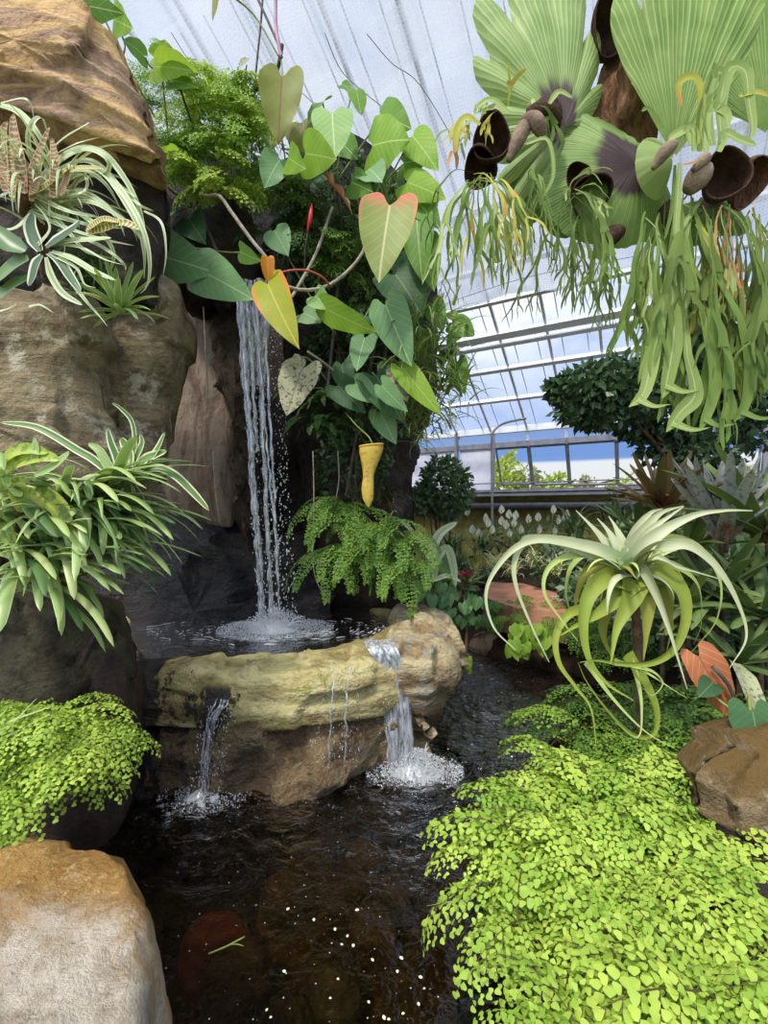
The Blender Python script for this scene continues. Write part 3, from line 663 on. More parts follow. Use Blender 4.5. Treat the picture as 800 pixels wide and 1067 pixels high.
wh = q.mixsh(.4, df.outputs[0], tl.outputs[0]); wh = q.mixsh(.35, wh, g.outputs[0])
no = q.noise(q.mapping(q.n('TexCoord').outputs['Object'], (1, 1, .22)), 42, 4, .7)
FALLW = q.done(q.mixsh(q.ramp(no, .36, .64, .12, .92), tp.outputs[0], wh))
q = NT('white_foam'); df = q.n('BsdfDiffuse'); q.set(df.inputs[0], (.93, .95, .97)); tl = q.n('BsdfTranslucent'); q.set(tl.inputs[0], (.93, .95, .97)); g = q.n('BsdfGlossy'); q.set(g.inputs['Roughness'], .2)
FOAM = q.done(q.mixsh(.2, q.mixsh(.4, df.outputs[0], tl.outputs[0]), g.outputs[0]))
def jet(mb, P, r, seed, flat=1.5):
    """a wobbling, pinched cord of water"""
    P = np.asarray(P, float); m = len(P); P = P+.010*np.stack([fbm(np.stack([np.arange(m)*.22+seed, np.zeros(m)+i, np.zeros(m)], -1), 1, 3, seed) for i in range(3)], -1)
    T, S, N = frames(P, V3(1, 0, 0)); a = np.linspace(0, 2*PI, 8, endpoint=False); A, Mm = np.meshgrid(a, np.arange(m))
    rr = r*(.75+.9*fbm(np.stack([Mm*.33, np.cos(A)*.8+seed, np.sin(A)*.8], -1), 1, 3, seed)); rr = np.maximum(rr, r*.12)
    Vv = P[:, None]+S[:, None]*(np.cos(A)*rr*flat)[..., None]+N[:, None]*(np.sin(A)*rr)[..., None]; mb.grid(Vv, None, .5, True)
def drops(mb, P, s, stretch=1.6):
    """tiny elongated octahedral drops at the points P"""
    P = np.asarray(P); n = len(P); s = np.broadcast_to(s, (n,))[:, None, None]
    o = np.array([(1, 0, 0), (0, 1, 0), (-1, 0, 0), (0, -1, 0), (0, 0, stretch), (0, 0, -stretch)], float); Vv = P[:, None]+o[None]*s
    f = np.array([(0,1,4),(1,2,4),(2,3,4),(3,0,4),(1,0,5),(2,1,5),(3,2,5),(0,3,5)]); mb.add(Vv.reshape(-1, 3), None, .5, None, (f[None]+np.arange(n)[:, None, None]*6).reshape(-1, 3))
def ballistic(a, b, n=60, bow=.1):
    a = np.asarray(a); b = np.asarray(b); t = np.linspace(0, 1, n)[:, None]; P = a+(b-a)*np.concatenate([np.sqrt(t)*.35+t*.65, np.sqrt(t)*.35+t*.65, t**1.0], 1); return P
# main fall
fall = thing('waterfall', fallp, 'thin tall waterfall dropping from under the leaves into the upper pool', 'waterfall')
for i, (x0, y0, x1, y1, r, d0) in enumerate(((246, 300, 274, 648, .022, 3.42), (264, 296, 283, 650, .016, 3.46), (255, 300, 268, 470, .012, 3.43), (272, 300, 292, 652, .009, 3.5), (262, 320, 290, 600, .008, 3.44))):
    k = MB(); jet(k, ballistic(at(x0, y0, d0), at(x1, y1, 3.6), 90), r, 3+i*7); k.build('stream', FALLW, fall)
k = MB(); n = 1100; t = rng.random(n)**.8
xl = 246+t*22; xr = 292+t*18; px = xl+(xr-xl)*rng.random(n); py = 295+t*355
P = np.array([at(a, b, U(3.38, 3.7)) for a, b in zip(px, py)]); drops(k, P, rng.uniform(.002, .007, n)*(.5+.6*t), 1.9)
o = k.build('spray', FOAM, fall); o['kind'] = 'stuff'
k = MB(); sheet = []
for tt_ in np.linspace(0, 1, 50):
    a = at(243+tt_*16, 292+tt_*110, 3.44+.1*tt_); b = at(284-tt_*8, 290+tt_*110, 3.5+.08*tt_); sheet.append([a+(b-a)*s_+V3(0, .02*math.sin(s_*17+tt_*5), 0) for s_ in np.linspace(0, 1, 14)])
k.grid(np.array(sheet)); k.build('sheet', FALLW, fall)
def splash(c, r, h, n, name, label, flat=.012, fingers=10):
    k = MB(); a = rng.random(n)*2*PI; rr = r*rng.random(n)**1.1; z = h*np.exp(-(rr/r)**2*3)*rng.random(n)**1.5
    drops(k, np.stack([c[0]+rr*np.cos(a)*1.3, c[1]+rr*np.sin(a), c[2]+z], -1), rng.uniform(.0012, .0048, n), 1.2)
    # lumpy foam mound
    ra = np.linspace(.02, 1, 26); aa = np.linspace(0, 2*PI, 60, endpoint=False); A, Rr = np.meshgrid(aa, ra)
    edge = r*.62*(1+.5*fbm(np.stack([np.cos(A)*1.4, np.sin(A)*1.4, A*0+c[0]], -1), 1.3, 4, 5)); G = np.stack([c[0]+1.25*edge*Rr*np.cos(A), c[1]+edge*Rr*np.sin(A), np.full(A.shape, c[2])], -1)
    bump_ = np.exp(-Rr**2*3)*h*.34*(1+.9*fbm(G, 16, 4, 8))+np.maximum(fbm(G, 34, 3, 9), 0)*.05*(1-Rr); G[..., 2] += bump_-.02*Rr**2+flat*(1-Rr); k.grid(G, None, .5, True)
    for i in range(fingers):
        b = U(0, 2*PI); p0 = V3(c[0]+r*.3*math.cos(b), c[1]+r*.3*math.sin(b), c[2]); q1 = p0+V3(math.cos(b)*r*U(.1, .6), math.sin(b)*r*U(.1, .6), h*U(.2, 1)); tube(k, spline([p0, (p0+q1)/2+V3(0, 0, h*.2), q1], 6), lambda t: .007*(1-t)+.0012, 5)
    o = tag(k.build(name, FOAM), label, 'splash'); return o
splash(fallp+V3(.0, 0, .01), .34, .16, 7000, 'splash', 'white splash where the tall waterfall hits the upper pool')
# foam streaks on the upper pool
k = MB()
for i in range(200):
    a = U(0, 2*PI); r0 = U(.2, .75); p = V3(fallp[0]+r0*1.35*math.cos(a), fallp[1]+r0*.55*math.sin(a)-.05, .618)
    if not inside(poolpoly, p[0], p[1]): continue
    L = U(.03, .12); b = a+PI/2+U(-.5, .5); strap(k, spline([p, p+V3(math.cos(b)*L*.5, math.sin(b)*L*.25, .003), p+V3(math.cos(b)*L, math.sin(b)*L*.5+U(-.02, .02), 0)], 8), w_lance(U(.003, .008)), V3(-math.sin(b), math.cos(b), 0), .1)
o = tag(k.build('foam_streaks', FOAM), 'thin white foam streaks drifting round the splash in the upper pool', 'foam', None, 'stuff')
# right spill
sp = thing('waterfall', onz(430, 800, 0), 'glassy spill pouring off the right end of the ledge into the pond', 'waterfall')
def lipfall(xa, xb, ya, x2a, x2b, yb, da, db, n, r, root):
    for i in range(n):
        f = (i+.5)/n+U(-.3, .3)/n; a = at(xa+(xb-xa)*f, ya, da); b = at(x2a+(x2b-x2a)*f, yb, db); m_ = a*.5+b*.5; m_[2] = a[2]-.22*(a[2]-b[2]); m_[0] = a[0]*.45+b[0]*.55; m_[1] = a[1]*.45+b[1]*.55
        k = MB(); jet(k, spline([a+V3(-.03, .14, .012), a, m_, b], 50), r*U(.6, 1.25), 31+i*5, 2.0); k.build('stream', FALLW, root)
lipfall(384, 414, 677, 406, 432, 800, 2.66, 2.66, 8, .012, sp)
k = MB(); n = 120; t = rng.random(n); P = np.array([at(390+a*25+U(-14, 14), 690+a*115, U(2.55, 2.7)) for a in t]); drops(k, P, rng.uniform(.001, .004, n)); o = k.build('spray', FOAM, sp); o['kind'] = 'stuff'
splash(onz(432, 803, .0), .22, .13, 7000, 'splash', 'round white splash in the pond below the right spill')
lp = thing('waterfall', onz(215, 825, 0), 'thin broken trickle running down the left front of the ledge', 'waterfall')
lipfall(222, 238, 735, 206, 216, 826, 2.36, 2.40, 4, .0045, lp)
k = MB(); n = 260; t = rng.random(n); P = np.array([at(228-a*18+U(-16, 20), 735+a*90, U(2.33, 2.42)) for a in t]); drops(k, P, rng.uniform(.001, .003, n), 2.6); o = k.build('spray', FOAM, lp); o['kind'] = 'stuff'
splash(onz(215, 828, .0), .19, .02, 1500, 'splash', 'small splash at the foot of the left trickle', .002, 0)
tr = thing('waterfall', onz(350, 800, 0), 'scattered drips on the rock face between the two spills', 'waterfall')
k = MB(); n = 260; P = np.array([at(345+U(-22, 30), U(690, 800), U(2.38, 2.5)) for a in range(n)]); drops(k, P, rng.uniform(.0008, .0026, n), 2.6); o = k.build('spray', FOAM, tr); o['kind'] = 'stuff'
for x in (342, 358):
    k = MB(); jet(k, spline([at(x+6, 694, 2.42), at(x+3, 740, 2.38), at(x, 800, 2.44)], 40), .003, int(x)); k.build('stream', FALLW, tr)
# foam flecks drifting on the pond
k = MB(); n = 300; a = rng.random(n)*2*PI; r = rng.random(n)**.6
P = np.concatenate([np.stack([onz(432, 803, 0)[0]+.42*r[:130]*np.cos(a[:130]), onz(432, 803, 0)[1]+.42*r[:130]*np.sin(a[:130]), np.full(130, .006)], -1), np.array([onz(U(170, 460), 830+240*U(0, 1)**1.4, .006) for _ in range(170)])]); drops(k, P, rng.uniform(.001, .0032, n), .5)
tag(k.build('foam_flecks', FOAM), 'tiny white bubbles scattered over the near pond surface', 'foam', None, 'stuff')
rng = np.random.default_rng(34); random.seed(3)
# =================== ferns
STALK = plain_mat('dark_stalk', hexc(96, 84, 44), hexc(64, 52, 32), .5)
GREENSTALK = plain_mat('green_stalk', hexc(128, 142, 70), hexc(104, 118, 58), .5)
def leaflets(mb, P, A, N, S, wide=62, tint=None, k=7):
    """fan-shaped leaflets at points P, axis A, normal N, size S"""
    n = len(P); A = A/np.linalg.norm(A, axis=1)[:, None]; B_ = np.cross(N, A); B_ /= np.linalg.norm(B_, axis=1)[:, None]+1e-9; C = np.cross(A, B_)
    x = np.array([0, .30, .62, .90, 1.02, .97, 1.02, .90, .62, .30]); y = np.array([0, .42, .66, .56, .26, 0, -.26, -.56, -.66, -.42]); z = -.30*y**2-.10*x**2+.05
    S = np.asarray(S)[:, None, None]
    Vv = P[:, None]+(A[:, None]*x[None, :, None]+B_[:, None]*y[None, :, None]+C[:, None]*z[None, :, None])*S
    t = np.array([(0, i, i+1) for i in range(1, 9)]); m = 10
    uv = np.tile(np.stack([.5+y*.5, x], -1), (n, 1)); tint = rng.random(n) if tint is None else tint
    mb.add(Vv.reshape(-1, 3), uv, np.repeat(tint, m), None, (t[None]+np.arange(n)[:, None, None]*m).reshape(-1, 3))
def lances(mb, P, A, N, L, W, tint=None):
    n = len(P); A = A/np.linalg.norm(A, axis=1)[:, None]; B_ = np.cross(N, A); B_ /= np.linalg.norm(B_, axis=1)[:, None]+1e-9; C = np.cross(A, B_)
    x = np.array([0, .35, .35, .75, .75, 1]); y = np.array([0, -1, 1, -.7, .7, 0]); z = np.array([0, .03, .03, -.04, -.04, -.16])
    Vv = P[:, None]+A[:, None]*x[None, :, None]*np.asarray(L)[:, None, None]+B_[:, None]*y[None, :, None]*np.asarray(W)[:, None, None]+C[:, None]*z[None, :, None]*np.asarray(L)[:, None, None]
    t = np.array([(0, 1, 2), (1, 3, 2), (2, 3, 4), (3, 5, 4)]); tint = rng.random(n) if tint is None else tint
    mb.add(Vv.reshape(-1, 3), np.tile(np.stack([.5+y*.5, x], -1), (n, 1)), np.repeat(tint, 6), None, (t[None]+np.arange(n)[:, None, None]*6).reshape(-1, 3))
def maiden(name, mats, L=.45, pl=.16, ls=.021, gap=.036, lgap=.021, e0=.6, droop=1.5, curl=.5, bare=.15):
    mb = MB(); P, _ = arch((0, 0, 0), PI/2, L, e0, droop, 26, 1.2, U(-.35, .35)); T, S, N = frames(P, V3(1, 0, 0)); cum = np.linspace(0, L, 26)
    mb.mi = 1; tube(mb, P, lambda t: .0019*(1-t)+.0006, 4); lp, la, ln, lz, lt = [], [], [], [], []
    n = int(L*(1-bare)/gap)*2
    for i in range(n):
        f = bare+(1-bare)*(i+.5)/n; x = f*25; k = min(int(x), 24); p = P[k]+(P[k+1]-P[k])*(x-k); sd = 1 if i % 2 else -1
        plen = pl*(1-.78*((f-bare)/(1-bare))**1.4)*(.55+.45*min(1, (f-bare)/.15))*U(.8, 1.15)
        d = unit(S[k]*sd*1.0+T[k]*(.35+.5*f)+N[k]*U(-.15, .25)); m = 7; tt = np.linspace(0, 1, m)[:, None]
        Q = p+d*plen*tt+T[k]*plen*.18*tt**2+V3(0, 0, -1)*plen*curl*tt**2.2*U(.6, 1.3)
        mb.mi = 1; tube(mb, Q, lambda t: .0008*(1-t)+.0004, 3, cap=False)
        nl = max(2, int(plen/lgap)); tq = np.gradient(Q, axis=0)
        for j in range(nl*2):
            g = (j+.6)/(nl*2); xx = g*(m-1); kk = min(int(xx), m-2); o = Q[kk]+(Q[kk+1]-Q[kk])*(xx-kk); tg = unit(tq[kk]); nn = unit(N[k]-tg*np.dot(N[k], tg)); s2_ = np.cross(nn, tg)*(1 if j % 2 else -1)
            lp.append(o); la.append(s2_*1.0+tg*(.45+.5*g)+nn*U(-.25, .25)); ln.append(nn+.35*rng.normal(size=3)); lz.append(ls*(1-.45*g)*U(.8, 1.15)); lt.append(U(0, 1))
        lp.append(Q[-1]); la.append(tq[-1]); ln.append(N[k]+.2*rng.normal(size=3)); lz.append(ls*.7); lt.append(U(0, 1))
    mb.mi = 0; leaflets(mb, np.array(lp), np.array(la), np.array(ln), np.array(lz), tint=np.array(lt)); return mb.data(name, mats)
def sword(name, mats, L=.4, pl=.05, w=.009, gap=.013, e0=.3, droop=1.7):
    mb = MB(); P, _ = arch((0, 0, 0), PI/2, L, e0, droop, 22, 1.2, U(-.3, .3)); T, S, N = frames(P, V3(1, 0, 0)); mb.mi = 1; tube(mb, P, lambda t: .002*(1-t)+.0006, 4); mb.mi = 0
    n = int(L*.9/gap)*2; lp, la, ln, lL = [], [], [], []
    for i in range(n):
        f = .1+.9*(i+.5)/n; x = f*21; k = min(int(x), 20); p = P[k]+(P[k+1]-P[k])*(x-k); sd = 1 if i % 2 else -1
        lp.append(p); la.append(S[k]*sd+T[k]*.35+N[k]*U(-.2, .15)); ln.append(N[k]+.2*rng.normal(size=3)); lL.append(pl*math.sin(PI*min(1, .12+f*.9))**.7*U(.85, 1.1)+.004)
    lances(mb, np.array(lp), np.array(la), np.array(ln), np.array(lL), np.full(n, w)); return mb.data(name, mats)
def fern(label, crowns, n, kinds, sc=(.8, 1.15), az=(0, 2*PI), pitch=(-.3, .3), jit=.04, cat='fern', name='maidenhair_fern', group=None, frond='frond', root=None, weights=None):
    """crowns: world points; n fronds shared over them, each an object of its own under the fern"""
    cr = np.asarray(crowns, float); b = root if root is not None else cr.mean(0)
    t = thing(name, b, label, cat, group)
    for i in range(n):
        c = cr[i % len(cr)]+rng.normal(size=3)*jit*V3(1, 1, .4); o = bpy.data.objects.new(frond, random.choice(kinds)); COL.objects.link(o); o.parent = t
        o.location = Vector(c-np.asarray(b)); a = U(*az); s = U(*sc)
        o.rotation_euler = (U(*pitch), U(-.35, .35), a-PI/2); o.scale = (s, s, s)
    return t
YG = leaf_mat('maidenhair_bright', hexc(196, 214, 94), hexc(130, 168, 58), trans=.38, rough=.5, spec=.25, nsc=4)
YG2 = leaf_mat('maidenhair_leaf', hexc(158, 190, 72), hexc(116, 160, 54), trans=.38, rough=.5, spec=.25, nsc=4)
MG = leaf_mat('maidenhair_mid', hexc(128, 164, 70), hexc(84, 128, 48), trans=.38, rough=.5, spec=.25, nsc=4)
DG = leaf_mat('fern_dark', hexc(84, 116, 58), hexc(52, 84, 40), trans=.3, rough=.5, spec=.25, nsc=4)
KY = [maiden('frond', (YG, STALK), U(.36, .48), U(.13, .17), .0235) for _ in range(6)]
KYs = [maiden('frond', (YG2, STALK), U(.34, .46), U(.12, .16), .019, e0=.5, droop=1.6) for _ in range(5)]
KM = [maiden('frond', (MG, STALK), U(.32, .44), U(.12, .15), .020, e0=.4, droop=1.7) for _ in range(5)]
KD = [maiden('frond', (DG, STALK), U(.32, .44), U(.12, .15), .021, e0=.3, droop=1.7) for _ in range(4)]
KS = [sword('frond', (DG, STALK), U(.32, .45)) for _ in range(4)]
KSM = [sword('frond', (MG, STALK), U(.40, .55), .045, .009, .014, .2, 1.75) for _ in range(4)]
KL = [maiden('frond', (MG, STALK), U(.5, .62), U(.08, .10), .020, .030, .020, e0=.15, droop=1.6) for _ in range(5)]
# foreground right
fern('large bright yellow-green maidenhair fern filling the near right corner', [(.58, 1.05, .42), (.74, 1.05, .44), (.95, 1.05, .45), (.50, 1.28, .40), (.62, 1.28, .46), (.85, 1.28, .46), (.6, .9, .42), (.8, .86, .45), (1.08, 1.2, .44), (1.08, 1.36, .42), (.52, .98, .42), (1.02, .95, .46)], 104, KY, (.7, 1.0), jit=.05, group=None)
fern('maidenhair fern drooping over the water behind the near right fern', [(.62, 1.55, .40), (.80, 1.55, .44), (.72, 1.8, .40), (.95, 1.75, .42), (.6, 1.42, .40)], 70, KY+KYs, (.75, 1.05), jit=.06)
fern('mid-green maidenhair fern below the twisted silver air plant', [(1.05, 2.15, .38), (1.25, 2.2, .40), (1.2, 1.95, .40), (1.45, 2.15, .44), (.95, 2.35, .34), (1.05, 1.75, .42), (1.3, 1.8, .46)], 90, KM+KYs[:3], (.75, 1.05), jit=.06)
# left
fern('bright maidenhair fern hanging over the boulder at the left', [(-1.26, 1.72, .70), (-1.16, 1.70, .64), (-1.38, 1.74, .72), (-1.2, 1.66, .55)], 60, KY, (.55, .80), az=(-PI*.95, .35), jit=.05)
fern('maidenhair fern cut off by the left edge, above the boulder', [(-1.44, 1.62, .66), (-1.38, 1.55, .52), (-1.36, 1.6, .6)], 36, KY, (.5, .72), az=(-PI*.95, .3), jit=.05)
# cliff top and middle
c = [at(205, 120, 3.5), at(235, 130, 3.4), at(255, 150, 3.4), at(225, 165, 3.4), at(250, 185, 3.4), at(240, 110, 3.5)]
fern('light green maidenhair fern spilling from the cliff top left of the olive leaf', c+[at(238, 205, 3.35), at(215, 190, 3.35)], 84, KY[:3]+KYs, (.7, 1.05), az=(-PI, .2), jit=.08)
c = [at(178, 165, 3.35), at(190, 180, 3.35), at(172, 150, 3.4)]
fern('small maidenhair tuft beside the banded boulder, over the cave', c, 24, KM+KYs[:1], (.5, .7), az=(-PI, .1), jit=.05)
c = [at(205, 90, 3.7), at(180, 85, 3.7), at(165, 110, 3.6)]
fern('leafy fern tuft on the skyline behind the banded boulder', c, 26, KYs+KM, (.6, .9), jit=.08)
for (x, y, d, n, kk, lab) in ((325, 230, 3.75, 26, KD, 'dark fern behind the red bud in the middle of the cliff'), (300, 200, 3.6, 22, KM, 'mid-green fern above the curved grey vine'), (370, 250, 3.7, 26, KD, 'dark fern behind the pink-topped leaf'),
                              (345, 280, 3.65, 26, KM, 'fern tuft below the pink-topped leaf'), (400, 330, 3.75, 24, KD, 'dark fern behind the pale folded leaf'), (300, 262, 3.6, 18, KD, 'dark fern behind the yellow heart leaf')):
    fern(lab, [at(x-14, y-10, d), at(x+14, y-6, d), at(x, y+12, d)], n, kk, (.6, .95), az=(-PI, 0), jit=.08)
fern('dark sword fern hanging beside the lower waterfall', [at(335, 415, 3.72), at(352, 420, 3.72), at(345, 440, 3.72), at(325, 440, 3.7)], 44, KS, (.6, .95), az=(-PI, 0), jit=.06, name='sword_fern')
c = [at(x, y, 3.62) for x, y in ((350, 520), (372, 530), (395, 545), (415, 558), (360, 545), (385, 565), (405, 580), (430, 580), (352, 570))]
fern('large hanging green fern draped over the back of the upper pool', c, 96, KL, (.62, .98), az=(-PI*.95, -.1), pitch=(-.2, .2), jit=.06)
fern('mid-green fern in front of the right bromeliads, behind the mossy rock', [(1.35, 2.35, .5), (1.6, 2.35, .55), (1.75, 2.2, .55), (1.2, 2.5, .45), (1.5, 2.15, .48)], 80, KM+KD[:2], (.7, 1.0), jit=.08)
# far pond edge
for (x, y, d, n, kk, lab) in ((560, 640, 4.6, 34, KYs, 'bright fern at the far pond edge under the air plant'), (610, 655, 4.2, 34, KM, 'fern at the far pond edge right under the silver rosette'), (655, 668, 3.8, 30, KM, 'fern at the pond edge left of the orange leaf'), (700, 668, 3.2, 26, KD, 'dark fern under the right bromeliads')):
    fern(lab, [at(x-16, y, d), at(x+16, y+4, d), at(x, y-8, d+.15)], n, kk, (.55, .85), jit=.08)
rng = np.random.default_rng(45); random.seed(4)
# =================== climbing broad-leaved plants on the cliff
RIBV = hexc(196, 206, 140)
LM = {
 'mid': leaf_mat('broad_leaf_mid', hexc(116, 156, 62), hexc(76, 122, 50), rib=RIBV, rib_w=.03, veins=hexc(150, 180, 96), trans=.32, rough=.5, nsc=5, spec=.22),
 'bright': leaf_mat('broad_leaf_bright', hexc(166, 196, 70), hexc(126, 168, 58), rib=hexc(206, 218, 140), rib_w=.03, veins=hexc(186, 208, 110), trans=.42, rough=.5, nsc=5, spec=.22),
 'pale': leaf_mat('broad_leaf_pale', hexc(172, 196, 124), hexc(136, 172, 98), rib=hexc(208, 220, 166), rib_w=.04, veins=hexc(190, 210, 146), trans=.3, rough=.5, nsc=5, spec=.22),
 'blue': leaf_mat('broad_leaf_bluish', hexc(126, 160, 106), hexc(84, 124, 76), rib=hexc(170, 192, 140), rib_w=.03, veins=hexc(140, 170, 130), trans=.2, rough=.5, nsc=5, spec=.22),
 'dark': leaf_mat('broad_leaf_dark', hexc(74, 108, 64), hexc(48, 80, 50), rib=hexc(120, 146, 96), rib_w=.03, veins=hexc(90, 122, 78), trans=.22, rough=.5, nsc=5, spec=.22),
 'olive': leaf_mat('olive_leaf', hexc(150, 152, 52), hexc(118, 128, 44), rib=hexc(132, 76, 52), rib_w=.045, veins=hexc(136, 96, 56), vk=8, trans=.42, rough=.5, nsc=6),
 'yellow': leaf_mat('yellowing_leaf', hexc(206, 192, 58), hexc(160, 170, 48), edge=hexc(226, 150, 54), edge_w=.78, rib=hexc(226, 206, 110), rib_w=.045, veins=hexc(190, 180, 80), trans=.4, rough=.5, nsc=8),
 'pink': leaf_mat('pink_topped_leaf', hexc(158, 168, 86), hexc(136, 148, 76), edge=hexc(206, 138, 90), edge_w=.9, rib=hexc(212, 206, 146), rib_w=.05, veins=hexc(176, 184, 112), basec=hexc(214, 120, 96), base1=.35, trans=.35, rough=.5, nsc=7),
 'grey': leaf_mat('mottled_grey_leaf', hexc(166, 166, 130), hexc(134, 136, 108), blotch=hexc(102, 82, 64), rib=hexc(120, 112, 92), trans=.25, rough=.6, nsc=9),
 'orange': leaf_mat('orange_lobe', hexc(232, 160, 48), hexc(216, 128, 40), rib=hexc(236, 196, 110), trans=.4, rough=.45, nsc=9),
}
VINE = plain_mat('grey_vine', hexc(166, 158, 140), hexc(128, 120, 104), .7, .2, 20, .5, 90)
DKSTEM = plain_mat('dark_stem', hexc(84, 76, 66), hexc(56, 50, 44), .6, .3, 20, .3, 90)
REDST = plain_mat('reddish_petiole', hexc(168, 86, 62), hexc(138, 62, 48), .5)
PURP = plain_mat('purple_stem', hexc(190, 150, 166), hexc(150, 108, 128), .5)
def leaf_part(root, spec, anchor, name='leaf', stalk=GREENSTALK, stalk_r=.006):
    """spec: junction x,y; tip x,y; width px; distance; material; roll, droop, tip nearer by, fold"""
    jx, jy, tx, ty, wp, d, mk = spec[:7]; roll, droop, dn, fold = (list(spec[7:])+[0, .4, .05, 0][len(spec)-7:])[:4]
    j = at(jx, jy, d); t = at(tx, ty, d-dn); y = t-j; L = np.linalg.norm(y); zh = V3(0, -1, .45); M = frame_mat(j, y, zh)
    Rr = np.eye(4); c, s = math.cos(roll), math.sin(roll); Rr[0, 0] = c; Rr[0, 2] = s; Rr[2, 0] = -s; Rr[2, 2] = c; M = M@Rr
    # lift the start so that a drooping leaf still ends near its tip
    a = droop*.5; Rx = np.eye(4); Rx[1, 1] = math.cos(a); Rx[1, 2] = -math.sin(a); Rx[2, 1] = math.sin(a); Rx[2, 2] = math.cos(a); M = M@Rx
    k = MB(); heart(k, M, L*1.04, wp*d/F, droop, U(-.12, .25), U(.012, .03), .26, U(0, 1), 1., fold); lf = k.build(name, LM[mk], root)
    if anchor is not None:
        q_ = MB(); m_ = (j+anchor)/2+V3(U(-.05, .05), .05, U(.02, .12)); P = spline([np.asarray(anchor), m_, j+V3(0, .012, 0)], 14); tube(q_, P, stalk_r, 6); q_.build('leaf_stalk', stalk, lf)
    return lf
def climber(name, label, base, specs, stems=(), cat='climbing plant', stalk=GREENSTALK, anchors=None):
    t = thing(name, base, label, cat)
    for pts, r, m in stems:
        k = MB(); tube(k, spline(pts, 40), r, 8); k.build('stem', m, t)
    for i, s in enumerate(specs):
        an = None
        if anchors is not None:
            A = np.asarray(anchors); j = at(s[0], s[1], s[5]); an = A[np.argmin(np.linalg.norm(A-j, axis=1))]
        leaf_part(t, s, an, stalk=stalk)
    return t
# vine with yellow heart leaf
V = [at(196, 190, 3.5), at(213, 204, 3.2), at(228, 204, 3.1), at(241, 221, 3.05), at(262, 250, 3.0), at(280, 272, 2.98), at(292, 294, 3.0), at(312, 302, 3.02), at(339, 299, 3.05), at(364, 281, 3.1), at(380, 258, 3.15), at(382, 232, 3.2), at(370, 205, 3.3)]
t = climber('philodendron', 'grey looping vine carrying a yellow heart-shaped leaf in front of the waterfall top', at(213, 204, 3.2),
  [(279, 296, 311, 362, 40, 2.9, 'yellow', .35, .5, .12)], [(V, lambda t: .013-.002*t, VINE), ([at(299, 317, 3.1), at(312, 296, 3.2), at(330, 262, 3.25), at(346, 216, 3.35)], .011, VINE)], stalk=REDST, anchors=V[4:8])
k = MB(); heart(k, frame_mat(at(279, 268, 2.88), at(279, 292, 2.90)-at(279, 268, 2.88), V3(.2, -1, .2)), .15, .085, .3, .3, .01, .1, .4); k.build('orange_lobe', LM['orange'], t)
k = MB(); tube(k, spline([at(288, 286, 2.95), at(302, 282, 2.94), at(320, 282, 2.95), at(336, 289, 3.0), at(344, 299, 3.04)], 20), .007, 6); k.build('aerial_root', REDST, t)
# dark upright stems with the hanging olive leaf
t = climber('philodendron', 'dark bare stems rising to the roof with one olive heart leaf hanging down', at(245, 112, 3.6),
  [(294, 80, 290, 148, 46, 3.1, 'olive', -.1, .15, .02), (230, -14, 222, 22, 14, 3.1, 'olive', .5, .2, .05)],
  [([at(236, 130, 3.6), at(247, 110, 3.5), at(265, 95, 3.4), at(280, 80, 3.3), at(289, 71, 3.25), at(292, 58, 3.22), at(294, 46, 3.2)], lambda t: .019-.006*t, DKSTEM),
   ([at(265, 92, 3.4), at(268, 60, 3.4), at(272, 20, 3.4), at(276, -40, 3.4)], .008, DKSTEM), ([at(290, 46, 3.2), at(280, 24, 3.25), at(264, -12, 3.3), at(255, -40, 3.3)], .009, DKSTEM),
   ([at(293, 60, 3.2), at(290, 44, 3.2), at(287, 20, 3.2), at(288, -30, 3.2)], .012, PURP), ([at(256, 92, 3.5), at(256, 76, 3.5), at(257, 68, 3.5)], .005, DKSTEM)], anchors=[at(292, 62, 3.22)])
k = MB(); heart(k, frame_mat(at(252, 66, 3.48), at(261, 62, 3.46)-at(252, 70, 3.48), V3(0, -1, .3)), .07, .07, .3, .2, .02, .2, .3); k.build('leaf', LM['grey'], t)
# broad leaves on the skyline behind the boulder
climber('broad_leaf_plant', 'broad green leaves on the skyline just above the banded boulder', at(150, 110, 3.2),
  [(118, 20, 138, 30, 34, 2.9, 'bright', .9, .5, .1), (60, 2, 128, 14, 40, 2.9, 'mid', 1.0, .5, .1), (150, 58, 128, 42, 26, 3.0, 'mid', -.6, .5, .1), (172, 60, 172, 42, 34, 3.1, 'bright', .2, .4, .05), (180, 66, 216, 88, 34, 3.0, 'bright', -.9, .7, .1),
   (160, 70, 200, 74, 26, 3.05, 'bright', .7, .4, .1), (178, 84, 206, 92, 18, 3.1, 'mid', .4, .4, .1)],
  [([at(206, 160, 3.4), at(200, 130, 3.3), at(190, 100, 3.2), at(184, 80, 3.1)], .008, DKSTEM), ([at(176, 150, 3.4), at(172, 110, 3.2), at(168, 74, 3.1)], .006, GREENSTALK), ([at(160, 120, 3.2), at(128, 60, 3.0), at(110, 22, 2.95)], .006, GREENSTALK)], anchors=[at(184, 80, 3.1), at(168, 76, 3.1), at(128, 60, 3.0)])
